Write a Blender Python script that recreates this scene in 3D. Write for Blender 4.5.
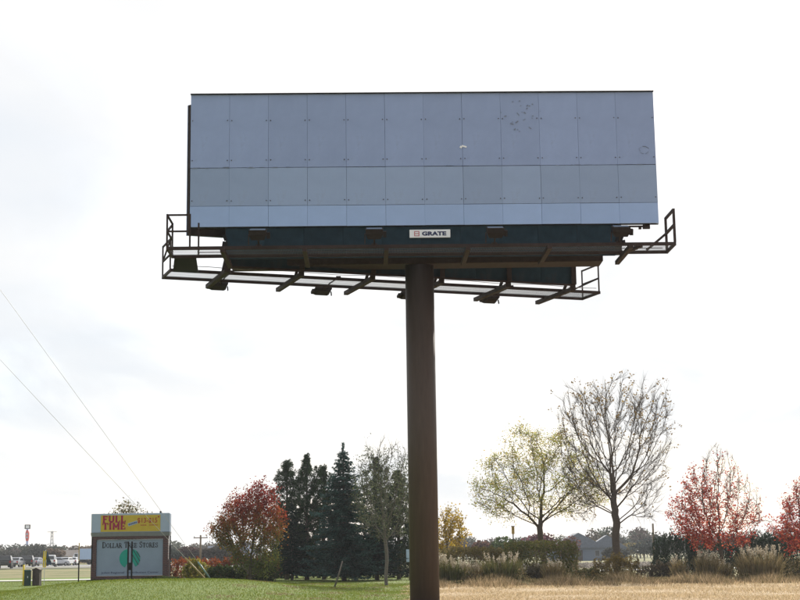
import bpy, math, random
import numpy as np
from mathutils import Vector, Matrix, Euler

R = math.radians
for o in list(bpy.data.objects):
    bpy.data.objects.remove(o)
scn = bpy.context.scene
col = scn.collection

# ------------------------------------------------------------------ camera
FOC, PITCH, ROLL, EYE = 1470.0, 9.849, 0.815, 1.6      # focal length in photo pixels (800 wide)
cam_d = bpy.data.cameras.new('camera')
cam_d.sensor_width = 36.0
cam_d.lens = FOC * 36.0 / 800.0
cam_d.clip_start, cam_d.clip_end = 0.1, 20000
cam = bpy.data.objects.new('camera', cam_d)
col.objects.link(cam)
_f = Vector((0, math.cos(R(PITCH)), math.sin(R(PITCH))))
_u0 = Vector((0, -math.sin(R(PITCH)), math.cos(R(PITCH))))
_r0 = Vector((1, 0, 0))
_r = _r0 * math.cos(R(ROLL)) - _u0 * math.sin(R(ROLL))
_u = _u0 * math.cos(R(ROLL)) + _r0 * math.sin(R(ROLL))
mw = Matrix.Identity(4)
for i in range(3):
    mw[i][0], mw[i][1], mw[i][2] = _r[i], _u[i], -_f[i]
mw.translation = (0, 0, EYE)
cam.matrix_world = mw
scn.camera = cam


def at(px, py, Y):
    """world point seen at a photo pixel, at distance Y ahead"""
    d = _f + _r * ((px - 400) / FOC) - _u * ((py - 300) / FOC)
    return Vector((0, 0, EYE)) + d * (Y / d.y)


# ------------------------------------------------------------------ sky, sun, exposure
SUN_EL, SUN_AZ = 29.0, 14.0       # degrees; azimuth measured right of straight ahead
world = bpy.data.worlds.new('World')
scn.world = world
world.use_nodes = True
nt = world.node_tree
nt.nodes.clear()
N = nt.nodes.new
L = nt.links.new
wout = N('ShaderNodeOutputWorld')
bg = N('ShaderNodeBackground')
bg.inputs['Strength'].default_value = 0.10
sky = N('ShaderNodeTexSky')
sky.sky_type = 'NISHITA'
sky.sun_disc = False
sky.sun_elevation = R(SUN_EL)
sky.sun_rotation = R(SUN_AZ)
sky.air_density, sky.dust_density, sky.ozone_density = 1.0, 1.5, 1.5
tc = N('ShaderNodeTexCoord')
sep = N('ShaderNodeSeparateXYZ')
L(tc.outputs['Generated'], sep.inputs[0])
ad = N('ShaderNodeMath'); ad.operation = 'MAXIMUM'; ad.inputs[1].default_value = 0.0
L(sep.outputs['Z'], ad.inputs[0])
ad2 = N('ShaderNodeMath'); ad2.operation = 'ADD'; ad2.inputs[1].default_value = 0.16
L(ad.outputs[0], ad2.inputs[0])
dx = N('ShaderNodeMath'); dx.operation = 'DIVIDE'
L(sep.outputs['X'], dx.inputs[0]); L(ad2.outputs[0], dx.inputs[1])
dy = N('ShaderNodeMath'); dy.operation = 'DIVIDE'
L(sep.outputs['Y'], dy.inputs[0]); L(ad2.outputs[0], dy.inputs[1])
cmb = N('ShaderNodeCombineXYZ')
L(dx.outputs[0], cmb.inputs[0]); L(dy.outputs[0], cmb.inputs[1])
mp = N('ShaderNodeMapping')
mp.inputs['Rotation'].default_value = (0, 0, R(20))
mp.inputs['Location'].default_value = (3.1, 1.2, 0)
mp.inputs['Scale'].default_value = (1.6, 0.75, 1)
L(cmb.outputs[0], mp.inputs[0])
n1 = N('ShaderNodeTexNoise')
n1.inputs['Scale'].default_value = 1.25
n1.inputs['Detail'].default_value = 6
n1.inputs['Roughness'].default_value = 0.55
n1.inputs['Distortion'].default_value = 0.6
L(mp.outputs[0], n1.inputs['Vector'])
cr = N('ShaderNodeMapRange')
cr.interpolation_type = 'SMOOTHSTEP'
cr.inputs['From Min'].default_value = 0.30
cr.inputs['From Max'].default_value = 0.58
cr.inputs['To Min'].default_value = 0.80
cr.inputs['To Max'].default_value = 0.97
L(n1.outputs['Fac'], cr.inputs['Value'])
n2 = N('ShaderNodeTexNoise')
n2.inputs['Scale'].default_value = 0.9
n2.inputs['Detail'].default_value = 5
n2.inputs['Roughness'].default_value = 0.5
mp2 = N('ShaderNodeMapping'); mp2.inputs['Location'].default_value = (9.1, 2.6, 2.0)
mp2.inputs['Rotation'].default_value = (0, 0, R(-25))
L(cmb.outputs[0], mp2.inputs[0]); L(mp2.outputs[0], n2.inputs['Vector'])
ccr = N('ShaderNodeValToRGB')          # cloud tone: thin grey-blue underside to white
ccr.color_ramp.elements[0].position = 0.27
ccr.color_ramp.elements[0].color = (0.80, 0.86, 0.935, 1)
ccr.color_ramp.elements[1].position = 0.52
ccr.color_ramp.elements[1].color = (1.0, 1.0, 1.0, 1)
L(n2.outputs['Fac'], ccr.inputs[0])
cs = N('ShaderNodeVectorMath'); cs.operation = 'SCALE'; cs.inputs['Scale'].default_value = 5.2
L(ccr.outputs[0], cs.inputs[0])
mx = N('ShaderNodeMix'); mx.data_type = 'RGBA'
L(cr.outputs[0], mx.inputs['Factor'])
L(sky.outputs[0], mx.inputs['A']); L(cs.outputs[0], mx.inputs['B'])
L(mx.outputs['Result'], bg.inputs['Color'])
L(bg.outputs[0], wout.inputs[0])

sd = bpy.data.lights.new('sun', 'SUN')
sd.energy = 4.6
sd.angle = R(1.2)
sd.color = (1.0, 0.94, 0.84)
sun = bpy.data.objects.new('sun', sd)
col.objects.link(sun)
_sv = Vector((math.sin(R(SUN_AZ)) * math.cos(R(SUN_EL)), math.cos(R(SUN_AZ)) * math.cos(R(SUN_EL)), math.sin(R(SUN_EL))))
sun.rotation_euler = _sv.to_track_quat('Z', 'Y').to_euler()
sun.location = (40, 60, 60)

scn.view_settings.view_transform = 'Standard'
scn.view_settings.look = 'None'
scn.view_settings.gamma = 1.0
scn.view_settings.use_curve_mapping = False
scn.view_settings.exposure = 0.9

# ------------------------------------------------------------------ materials
MATS = {}


def mat(name, base, rough=0.7, var=0.15, scale=8.0, metal=0.0, bump=0.0, bscale=60.0, spec=0.3, obj_rand=0.0, dirt=None, stretch=None):
    m = bpy.data.materials.new(name)
    m.use_nodes = True
    t = m.node_tree
    b = t.nodes['Principled BSDF']
    b.inputs['Roughness'].default_value = rough
    b.inputs['Metallic'].default_value = metal
    b.inputs['Specular IOR Level'].default_value = spec
    tcn = t.nodes.new('ShaderNodeTexCoord')
    src = tcn.outputs['Object']
    if stretch:
        mpn = t.nodes.new('ShaderNodeMapping'); mpn.inputs['Scale'].default_value = stretch
        t.links.new(src, mpn.inputs[0]); src = mpn.outputs[0]
    nz = t.nodes.new('ShaderNodeTexNoise')
    nz.inputs['Scale'].default_value = scale
    nz.inputs['Detail'].default_value = 6
    nz.inputs['Roughness'].default_value = 0.62
    t.links.new(src, nz.inputs['Vector'])
    mr = t.nodes.new('ShaderNodeMapRange')
    mr.inputs['From Min'].default_value = 0.25; mr.inputs['From Max'].default_value = 0.75
    mr.inputs['To Min'].default_value = 1 - var; mr.inputs['To Max'].default_value = 1 + var
    t.links.new(nz.outputs['Fac'], mr.inputs['Value'])
    val = mr.outputs[0]
    if obj_rand:
        oi = t.nodes.new('ShaderNodeObjectInfo')
        mr2 = t.nodes.new('ShaderNodeMapRange')
        mr2.inputs['To Min'].default_value = 1 - obj_rand; mr2.inputs['To Max'].default_value = 1 + obj_rand
        t.links.new(oi.outputs['Random'], mr2.inputs['Value'])
        ml = t.nodes.new('ShaderNodeMath'); ml.operation = 'MULTIPLY'
        t.links.new(val, ml.inputs[0]); t.links.new(mr2.outputs[0], ml.inputs[1]); val = ml.outputs[0]
    sc_ = t.nodes.new('ShaderNodeVectorMath'); sc_.operation = 'SCALE'
    sc_.inputs[0].default_value = base
    t.links.new(val, sc_.inputs['Scale'])
    out = sc_.outputs[0]
    if dirt:
        dcol, dscale, lo, hi, amt = dirt
        nd = t.nodes.new('ShaderNodeTexNoise'); nd.inputs['Scale'].default_value = dscale; nd.inputs['Detail'].default_value = 8
        nd.inputs['Roughness'].default_value = 0.7
        t.links.new(src, nd.inputs['Vector'])
        md = t.nodes.new('ShaderNodeMapRange'); md.inputs['From Min'].default_value = lo; md.inputs['From Max'].default_value = hi
        md.inputs['To Max'].default_value = amt
        t.links.new(nd.outputs['Fac'], md.inputs['Value'])
        mxn = t.nodes.new('ShaderNodeMix'); mxn.data_type = 'RGBA'
        mxn.inputs['B'].default_value = (*dcol, 1)
        t.links.new(md.outputs[0], mxn.inputs['Factor']); t.links.new(out, mxn.inputs['A'])
        out = mxn.outputs['Result']
    t.links.new(out, b.inputs['Base Color'])
    if bump:
        nb = t.nodes.new('ShaderNodeTexNoise'); nb.inputs['Scale'].default_value = bscale; nb.inputs['Detail'].default_value = 4
        t.links.new(src, nb.inputs['Vector'])
        bn = t.nodes.new('ShaderNodeBump'); bn.inputs['Strength'].default_value = bump; bn.inputs['Distance'].default_value = 0.02
        t.links.new(nb.outputs['Fac'], bn.inputs['Height']); t.links.new(bn.outputs[0], b.inputs['Normal'])
    MATS[name] = m
    return m


def leaf_mat(name, trans=0.4, gain=1.0):
    """colour comes from the leaf's own colour attribute; thin leaves let some light through"""
    m = bpy.data.materials.new(name); m.use_nodes = True
    t = m.node_tree; t.nodes.clear()
    o = t.nodes.new('ShaderNodeOutputMaterial')
    at_ = t.nodes.new('ShaderNodeAttribute'); at_.attribute_name = 'leafcol'
    g = t.nodes.new('ShaderNodeVectorMath'); g.operation = 'SCALE'; g.inputs['Scale'].default_value = gain
    t.links.new(at_.outputs['Color'], g.inputs[0])
    d = t.nodes.new('ShaderNodeBsdfDiffuse'); tr = t.nodes.new('ShaderNodeBsdfTranslucent')
    t.links.new(g.outputs[0], d.inputs[0]); t.links.new(g.outputs[0], tr.inputs[0])
    mx_ = t.nodes.new('ShaderNodeMixShader'); mx_.inputs[0].default_value = trans
    t.links.new(d.outputs[0], mx_.inputs[1]); t.links.new(tr.outputs[0], mx_.inputs[2])
    t.links.new(mx_.outputs[0], o.inputs[0])
    MATS[name] = m
    return m


mat('panel', (0.235, 0.305, 0.505), 0.55, 0.07, 1.3, obj_rand=0.045, dirt=((0.15, 0.17, 0.20), 1.7, 0.60, 0.86, 0.55), bump=0.05, bscale=5)
mat('panel_low', (0.24, 0.315, 0.485), 0.55, 0.06, 1.3, obj_rand=0.06, dirt=((0.17, 0.18, 0.19), 1.4, 0.58, 0.88, 0.5), bump=0.05, bscale=5)
mat('panel_pale', (0.285, 0.395, 0.645), 0.5, 0.06, 1.6, obj_rand=0.03, dirt=((0.25, 0.27, 0.30), 2.0, 0.62, 0.9, 0.4))
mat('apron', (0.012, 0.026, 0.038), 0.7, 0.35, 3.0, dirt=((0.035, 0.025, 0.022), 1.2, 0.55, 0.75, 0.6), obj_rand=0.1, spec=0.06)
mat('steel_brown', (0.036, 0.024, 0.022), 0.6, 0.3, 6.0, dirt=((0.075, 0.04, 0.028), 4.0, 0.58, 0.76, 0.6), spec=0.08)
mat('steel_dark', (0.012, 0.011, 0.012), 0.65, 0.3, 6.0, spec=0.05)
mat('pole_brown', (0.060, 0.042, 0.034), 0.55, 0.16, 9.0, dirt=((0.085, 0.05, 0.034), 5.0, 0.58, 0.8, 0.5), stretch=(1, 1, 0.12), bump=0.15, bscale=14, spec=0.25)
mat('galv', (0.50, 0.52, 0.55), 0.45, 0.12, 9.0, metal=0.3)
mat('lamp_dark', (0.022, 0.017, 0.016), 0.6, 0.2, 9.0, spec=0.06)
mat('glass', (0.03, 0.035, 0.04), 0.08, 0.1, 3.0, spec=0.6)
mat('white_paint', (0.72, 0.74, 0.78), 0.5, 0.06, 4.0)
mat('navy_paint', (0.02, 0.03, 0.09), 0.5, 0.1, 4.0)
mat('red_logo', (0.42, 0.10, 0.13), 0.5, 0.1, 4.0)
mat('scuff', (0.155, 0.19, 0.27), 0.6, 0.2, 6.0)
mat('bolt', (0.09, 0.09, 0.11), 0.5, 0.1, 4.0, metal=0.5)
mat('concrete', (0.42, 0.41, 0.39), 0.85, 0.15, 1.2, bump=0.2, bscale=12)
mat('asphalt', (0.13, 0.13, 0.135), 0.85, 0.2, 0.6)
mat('road_pale', (0.50, 0.49, 0.47), 0.85, 0.15, 0.35)
mat('bark', (0.075, 0.058, 0.045), 0.9, 0.3, 14.0, bump=0.5, bscale=40)
mat('bark_grey', (0.11, 0.10, 0.085), 0.9, 0.3, 14.0, bump=0.5, bscale=40)
mat('wood_pole', (0.16, 0.12, 0.085), 0.85, 0.25, 9.0, stretch=(1, 1, 0.1))
mat('wood_dark', (0.05, 0.036, 0.028), 0.85, 0.25, 9.0, stretch=(1, 1, 0.1))
mat('banner_yellow', (0.46, 0.34, 0.03), 0.6, 0.08, 5.0)
mat('banner_red', (0.26, 0.006, 0.045), 0.6, 0.1, 5.0)
mat('banner_redorange', (0.30, 0.02, 0.012), 0.6, 0.1, 5.0)
mat('sign_white', (0.30, 0.37, 0.47), 0.5, 0.05, 2.0)
mat('sign_face', (0.20, 0.26, 0.34), 0.45, 0.08, 1.5)
mat('letter_black', (0.012, 0.014, 0.02), 0.5, 0.1, 4.0)
mat('logo_green', (0.0, 0.26, 0.20), 0.5, 0.1, 4.0)
mat('logo_dark', (0.01, 0.06, 0.07), 0.5, 0.1, 4.0)
mat('fascia_grey', (0.22, 0.23, 0.25), 0.6, 0.15, 3.0)
mat('box_green', (0.012, 0.035, 0.028), 0.5, 0.2, 5.0)
mat('box_brown', (0.06, 0.045, 0.038), 0.6, 0.25, 8.0)
mat('marker_yellow', (0.62, 0.45, 0.02), 0.5, 0.08, 6.0)
mat('flag_navy', (0.03, 0.05, 0.08), 0.7, 0.1, 6.0)
mat('guard_teal', (0.20, 0.33, 0.36), 0.4, 0.1, 6.0)
mat('guard_tan', (0.42, 0.30, 0.12), 0.5, 0.1, 6.0)
mat('wire', (0.42, 0.40, 0.40), 0.5, 0.1, 6.0, metal=0.3)
mat('pylon_red', (0.55, 0.05, 0.03), 0.5, 0.08, 2.0)
mat('pylon_blue', (0.40, 0.45, 0.70), 0.5, 0.08, 2.0)
mat('siding', (0.11, 0.14, 0.19), 0.8, 0.1, 2.0, stretch=(0.2, 0.2, 6))
mat('shingle', (0.10, 0.12, 0.16), 0.9, 0.2, 2.0)
mat('shingle_brown', (0.14, 0.12, 0.11), 0.9, 0.2, 2.0)
mat('car_black', (0.012, 0.013, 0.016), 0.18, 0.05, 2.0, spec=0.6)
mat('car_silver', (0.45, 0.46, 0.50), 0.25, 0.05, 2.0, metal=0.5)
mat('car_white', (0.75, 0.76, 0.78), 0.25, 0.04, 2.0)
mat('car_blue', (0.20, 0.28, 0.45), 0.25, 0.05, 2.0)
mat('tyre', (0.012, 0.012, 0.012), 0.9, 0.1, 5.0)
mat('rim', (0.35, 0.35, 0.36), 0.35, 0.1, 5.0, metal=0.7)
mat('tail_red', (0.35, 0.01, 0.01), 0.3, 0.05, 5.0)
mat('cab_blue', (0.35, 0.47, 0.62), 0.5, 0.08, 5.0)
mat('sign_lightblue', (0.42, 0.55, 0.68), 0.5, 0.1, 9.0)
leaf_mat('leaf', 0.45)
leaf_mat('leaf_thin', 0.55)
leaf_mat('needle', 0.18)
leaf_mat('blade', 0.35)

# brick: colour and joints only, the courses are far too small to tell apart at this distance
m = bpy.data.materials.new('brick_dark'); m.use_nodes = True
t = m.node_tree; b = t.nodes['Principled BSDF']; b.inputs['Roughness'].default_value = 0.85
tcn = t.nodes.new('ShaderNodeTexCoord'); bt = t.nodes.new('ShaderNodeTexBrick')
mpn = t.nodes.new('ShaderNodeMapping'); mpn.inputs['Rotation'].default_value = (R(90), 0, 0)
t.links.new(tcn.outputs['Object'], mpn.inputs[0]); t.links.new(mpn.outputs[0], bt.inputs['Vector'])
bt.inputs['Color1'].default_value = (0.075, 0.026, 0.024, 1); bt.inputs['Color2'].default_value = (0.045, 0.020, 0.022, 1)
bt.inputs['Mortar'].default_value = (0.10, 0.08, 0.08, 1); bt.inputs['Scale'].default_value = 1.0
bt.inputs['Brick Width'].default_value = 0.21; bt.inputs['Row Height'].default_value = 0.075; bt.inputs['Mortar Size'].default_value = 0.008
t.links.new(bt.outputs['Color'], b.inputs['Base Color']); MATS['brick_dark'] = m

# galvanised open grating (walkway deck): pale bars
m = mat('grating', (0.11, 0.112, 0.12), 0.6, 0.15, 30.0, spec=0.1)


# ground: lawn, dry field, soil patches (regions have their own borders)
def ground_material():
    m = bpy.data.materials.new('ground'); m.use_nodes = True
    t = m.node_tree; b = t.nodes['Principled BSDF']
    b.inputs['Roughness'].default_value = 0.95; b.inputs['Specular IOR Level'].default_value = 0.1
    nn, ln = t.nodes.new, t.links.new
    geo = nn('ShaderNodeNewGeometry'); sp = nn('ShaderNodeSeparateXYZ'); ln(geo.outputs['Position'], sp.inputs[0])

    def noise(scale, detail=6, rough=0.6, vec=None):
        n = nn('ShaderNodeTexNoise'); n.inputs['Scale'].default_value = scale; n.inputs['Detail'].default_value = detail
        n.inputs['Roughness'].default_value = rough
        ln(vec or geo.outputs['Position'], n.inputs['Vector']); return n.outputs['Fac']

    def math_(op, a, b_):
        n = nn('ShaderNodeMath'); n.operation = op
        for i, v in enumerate((a, b_)):
            if isinstance(v, (int, float)): n.inputs[i].default_value = v
            else: ln(v, n.inputs[i])
        return n.outputs[0]

    def rng(v, a, b_, c=0.0, d=1.0):
        n = nn('ShaderNodeMapRange'); n.interpolation_type = 'SMOOTHSTEP'
        n.inputs['From Min'].default_value = a; n.inputs['From Max'].default_value = b_
        n.inputs['To Min'].default_value = c; n.inputs['To Max'].default_value = d
        ln(v, n.inputs['Value']); return n.outputs[0]

    def mix(f, a, b_):
        n = nn('ShaderNodeMix'); n.data_type = 'RGBA'
        if isinstance(f, (int, float)): n.inputs['Factor'].default_value = f
        else: ln(f, n.inputs['Factor'])
        for k, v in (('A', a), ('B', b_)):
            if isinstance(v, tuple): n.inputs[k].default_value = (*v, 1)
            else: ln(v, n.inputs[k])
        return n.outputs['Result']
    n_big, n_mid, n_fine = noise(0.12), noise(0.9), noise(7.0, 8, 0.7)
    lawn = mix(rng(n_mid, 0.35, 0.65), (0.105, 0.155, 0.024), (0.145, 0.185, 0.036))
    lawn = mix(rng(n_fine, 0.3, 0.7), (0.08, 0.12, 0.022), lawn)
    # worn brown patches on the lawn
    lawn = mix(math_('MULTIPLY', rng(n_mid, 0.52, 0.66), math_('MULTIPLY', rng(sp.outputs['X'], -9.0, -4.0), 0.75)), lawn, (0.17, 0.115, 0.06))
    dry = mix(rng(n_mid, 0.3, 0.7), (0.42, 0.32, 0.20), (0.55, 0.44, 0.29))
    dry = mix(rng(n_fine, 0.35, 0.7), (0.26, 0.18, 0.10), dry)
    rough_ = mix(rng(n_mid, 0.4, 0.6), (0.11, 0.11, 0.035), (0.20, 0.17, 0.07))
    far = mix(rng(n_big, 0.4, 0.6), (0.10, 0.115, 0.04), (0.19, 0.165, 0.08))
    wob = math_('MULTIPLY', math_('SUBTRACT', n_mid, 0.5), 5.0)
    xw = math_('ADD', sp.outputs['X'], wob)
    fdry = math_('MULTIPLY', rng(xw, -0.6, 1.4), rng(math_('ADD', sp.outputs['Y'], wob), 80, 76))
    c = mix(fdry, lawn, dry)
    frough = math_('MULTIPLY', rng(math_('ADD', sp.outputs['Y'], wob), 76, 80), rng(xw, 0.0, 4.0))
    c = mix(frough, c, rough_)
    c = mix(rng(math_('ADD', sp.outputs['Y'], wob), 134, 142), c, far)
    ln(c, b.inputs['Base Color'])
    bn = nn('ShaderNodeBump'); bn.inputs['Strength'].default_value = 0.6; bn.inputs['Distance'].default_value = 0.06
    ln(n_fine, bn.inputs['Height']); ln(bn.outputs[0], b.inputs['Normal'])
    MATS['ground'] = m


ground_material()


# ------------------------------------------------------------------ helpers
def new_obj(name, data, parent=None, loc=None, rot=None):
    o = bpy.data.objects.new(name, data)
    col.objects.link(o)
    if parent is not None: o.parent = parent
    if loc is not None: o.location = loc
    if rot is not None: o.rotation_euler = rot
    return o


def tag(o, label=None, cat=None, group=None, kind=None):
    if label: o['label'] = label
    if cat: o['category'] = cat
    if group: o['group'] = group
    if kind: o['kind'] = kind
    return o


def empty(name, loc, rz=0.0):
    o = new_obj(name, None, None, loc, (0, 0, rz))
    o.empty_display_size = 0.3
    return o


class MB:
    def __init__(s, org=(0, 0, 0)):
        s.v, s.f, s.org = [], [], Vector(org)

    def add(s, vs, fs):
        k = len(s.v)
        s.v += [tuple(Vector(p) - s.org) for p in vs]
        s.f += [tuple(i + k for i in f) for f in fs]
        return s

    def box(s, c, size, M=None):
        c = Vector(c); h = Vector(size) / 2
        vs = []
        for z in (-1, 1):
            for x, y in ((-1, -1), (1, -1), (1, 1), (-1, 1)):
                p = Vector((x * h.x, y * h.y, z * h.z))
                if M is not None: p = M @ p
                vs.append(c + p)
        return s.add(vs, [(0, 3, 2, 1), (4, 5, 6, 7), (0, 1, 5, 4), (1, 2, 6, 5), (2, 3, 7, 6), (3, 0, 4, 7)])

    def cbox(s, c, size, ch, M=None):
        """box with chamfered edges (loft of two chamfered rings in z plus caps)"""
        c = Vector(c); hx, hy, hz = Vector(size) / 2
        rings = []
        for z, i in ((-hz, ch), (-hz + ch, 0), (hz - ch, 0), (hz, ch)):
            a, b_ = hx - i, hy - i
            k = ch * 0.999
            rings.append([(-a + k, -b_, z), (a - k, -b_, z), (a, -b_ + k, z), (a, b_ - k, z), (a - k, b_, z), (-a + k, b_, z), (-a, b_ - k, z), (-a, -b_ + k, z)])
        vs = []
        for r_ in rings:
            for p in r_:
                p = Vector(p)
                if M is not None: p = M @ p
                vs.append(c + p)
        fs = [tuple(range(7, -1, -1)), tuple(range(24, 32))]
        for q in range(3):
            for i in range(8):
                j = (i + 1) % 8
                fs.append((q * 8 + i, q * 8 + j, q * 8 + 8 + j, q * 8 + 8 + i))
        return s.add(vs, fs)

    def bar(s, p0, p1, w, h=None, up=(0, 0, 1)):
        p0, p1 = Vector(p0), Vector(p1); h = w if h is None else h
        d = (p1 - p0).normalized(); up = Vector(up)
        if abs(d.dot(up)) > 0.97: up = Vector((0, 1, 0))
        x = d.cross(up).normalized(); z = x.cross(d).normalized()
        vs = []
        for p in (p0, p1):
            for a, b_ in ((-1, -1), (1, -1), (1, 1), (-1, 1)):
                vs.append(p + x * a * w / 2 + z * b_ * h / 2)
        return s.add(vs, [(0, 1, 2, 3), (7, 6, 5, 4), (0, 4, 5, 1), (1, 5, 6, 2), (2, 6, 7, 3), (3, 7, 4, 0)])

    def tube(s, pts, rad, sides=6, cap=True):
        pts = [Vector(p) for p in pts]
        if not hasattr(rad, '__len__'): rad = [rad] * len(pts)
        rings = []; ref = None
        for i, p in enumerate(pts):
            d = (pts[min(i + 1, len(pts) - 1)] - pts[max(i - 1, 0)]).normalized()
            if ref is None:
                ref = d.orthogonal().normalized()
            ref = ref - d * ref.dot(d)
            ref = ref.normalized() if ref.length > 1e-6 else d.orthogonal().normalized()
            q = d.cross(ref)
            rings.append([p + (ref * math.cos(a) + q * math.sin(a)) * rad[i] for a in [2 * math.pi * k / sides for k in range(sides)]])
        vs = [v for r_ in rings for v in r_]
        fs = []
        for i in range(len(pts) - 1):
            for k in range(sides):
                k2 = (k + 1) % sides
                fs.append((i * sides + k, i * sides + k2, (i + 1) * sides + k2, (i + 1) * sides + k))
        if cap:
            fs.append(tuple(range(sides - 1, -1, -1)))
            n = (len(pts) - 1) * sides
            fs.append(tuple(range(n, n + sides)))
        return s.add(vs, fs)

    def prism(s, poly, d0, d1, fn):
        """polygon (list of 2-tuples) extruded between d0 and d1; fn(u, v, d) -> point"""
        n = len(poly)
        vs = [fn(u, v, d0) for u, v in poly] + [fn(u, v, d1) for u, v in poly]
        fs = [tuple(range(n - 1, -1, -1)), tuple(range(n, 2 * n))] + [(i, (i + 1) % n, n + (i + 1) % n, n + i) for i in range(n)]
        return s.add(vs, fs)

    def mesh(s, name):
        me = bpy.data.meshes.new(name)
        me.from_pydata(s.v, [], s.f); me.update()
        return me

    def build(s, name, material, parent=None, smooth=False, loc=None, rot=None):
        me = s.mesh(name)
        if material: me.materials.append(MATS[material])
        if smooth:
            for p in me.polygons: p.use_smooth = True
        return new_obj(name, me, parent, loc, rot)


def text_mesh(txt, size, bold=0.0, extrude=0.004, xs=1.0, align='CENTER', spacing=1.0):
    cu = bpy.data.curves.new('lettering', 'FONT')
    cu.body = txt; cu.size = size; cu.offset = bold; cu.extrude = extrude
    cu.align_x = align; cu.align_y = 'CENTER'; cu.resolution_u = 3; cu.space_character = spacing
    o = bpy.data.objects.new('lettering', cu); col.objects.link(o)
    bpy.context.view_layer.update()
    me = bpy.data.meshes.new_from_object(o.evaluated_get(bpy.context.evaluated_depsgraph_get()))
    bpy.data.objects.remove(o)
    for v in me.vertices: v.co.x *= xs
    return me


def text_obj(name, txt, size, material, parent, loc, rot, fit=None, **kw):
    me = text_mesh(txt, size, **kw)
    if fit:                                       # stretch to a real width and height
        xs = [v.co.x for v in me.vertices]; ys = [v.co.y for v in me.vertices]
        cx, cy = (min(xs) + max(xs)) / 2, (min(ys) + max(ys)) / 2
        for v in me.vertices:
            v.co.x = (v.co.x - cx) * fit[0] / (max(xs) - min(xs)); v.co.y = (v.co.y - cy) * fit[1] / (max(ys) - min(ys))
    me.materials.clear(); me.materials.append(MATS[material])
    return new_obj(name, me, parent, loc, rot)


def quads_mesh(name, V, nper, C=None):
    """fast mesh of separate polygons: V (n, nper, 3), C (n, 3) colour per polygon"""
    n = len(V)
    me = bpy.data.meshes.new(name)
    me.vertices.add(n * nper); me.vertices.foreach_set('co', np.ascontiguousarray(V, dtype=np.float32).ravel())
    me.loops.add(n * nper); me.loops.foreach_set('vertex_index', np.arange(n * nper, dtype=np.int32))
    me.polygons.add(n)
    me.polygons.foreach_set('loop_start', np.arange(0, n * nper, nper, dtype=np.int32))
    me.polygons.foreach_set('loop_total', np.full(n, nper, dtype=np.int32))
    me.update(calc_edges=True)
    if C is not None:
        a = me.color_attributes.new('leafcol', 'FLOAT_COLOR', 'POINT')
        cc = np.ones((n, nper, 4), dtype=np.float32); cc[:, :, :3] = C[:, None, :]
        a.data.foreach_set('color', cc.ravel())
    return me


def leaves(P, size, rng, C, aspect=0.6, flat=0.0, jit=0.35):
    """diamond leaves at points P"""
    n = len(P)
    a = rng.normal(size=(n, 3)); a[:, 2] *= (1 - flat); a /= np.linalg.norm(a, axis=1)[:, None] + 1e-9
    b_ = rng.normal(size=(n, 3)); b_ -= a * (a * b_).sum(1)[:, None]; b_ /= np.linalg.norm(b_, axis=1)[:, None] + 1e-9
    s = size * (1 + jit * rng.uniform(-1, 1, n))[:, None]
    V = np.stack([P - a * s * .5, P + b_ * s * aspect * .5, P + a * s * .5, P - b_ * s * aspect * .5], 1)
    return V


def blades(P, h, w, rng, lean=0.35):
    """upright grass blades: triangles"""
    n = len(P)
    az = rng.uniform(0, 2 * np.pi, n)
    w_ = (w * rng.uniform(.6, 1.3, n))[:, None]
    side = np.stack([np.cos(az), np.sin(az), np.zeros(n)], 1) * w_ * .5
    hh = h * rng.uniform(.5, 1.3, n)
    tip = np.stack([rng.normal(0, lean, n) * hh, rng.normal(0, lean, n) * hh, hh], 1)
    return np.stack([P - side, P + side, P + tip], 1)


def pick(rng, n, cols, jitter=0.2, w=None):
    cols = np.array(cols); i = rng.choice(len(cols), n, p=w)
    return np.clip(cols[i] * (1 + jitter * rng.uniform(-1, 1, (n, 1))), 0, 1)


# ------------------------------------------------------------------ terrain
def sst(x, a, b_):
    t_ = np.clip((x - a) / (b_ - a), 0, 1)
    return t_ * t_ * (3 - 2 * t_)


def gz(x, y):
    x = np.asarray(x, float); y = np.asarray(y, float)
    m_ = 0.665 * np.exp(-(np.abs(x + 11.3) / 6.2) ** 3) * sst(y, 49, 67) * (1 - 0.85 * sst(y, 70, 83))
    far = 0.55 * sst(y, 150, 220) * sst(-x, 12, 40)
    w = 0.035 * np.sin(x * .55 + 1.3) * np.sin(y * .43) * sst(y, 20, 50) * (1 - sst(y, 90, 110))
    return m_ + far + w


def g1(x, y): return float(gz(x, y))


xs = np.unique(np.concatenate([np.linspace(-3000, -100, 14), np.linspace(-100, -34, 23), np.linspace(-34, 34, 137), np.linspace(34, 100, 23), np.linspace(100, 3000, 14)]))
ys = np.unique(np.concatenate([np.linspace(-300, 20, 8), np.linspace(20, 45, 11), np.linspace(45, 100, 111), np.linspace(100, 300, 60), np.linspace(300, 4000, 20)]))
XX, YY = np.meshgrid(xs, ys)
ZZ = gz(XX, YY)
nx, ny = len(xs), len(ys)
V = np.stack([XX.ravel(), YY.ravel(), ZZ.ravel()], 1)
F = [(j * nx + i, j * nx + i + 1, (j + 1) * nx + i + 1, (j + 1) * nx + i) for j in range(ny - 1) for i in range(nx - 1)]
me = bpy.data.meshes.new('ground'); me.from_pydata(V.tolist(), [], F); me.update()
me.materials.append(MATS['ground'])
for p in me.polygons: p.use_smooth = True
g = new_obj('ground', me)
tag(g, 'lawn and dry field reaching back to the horizon', 'ground', kind='structure')


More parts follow.
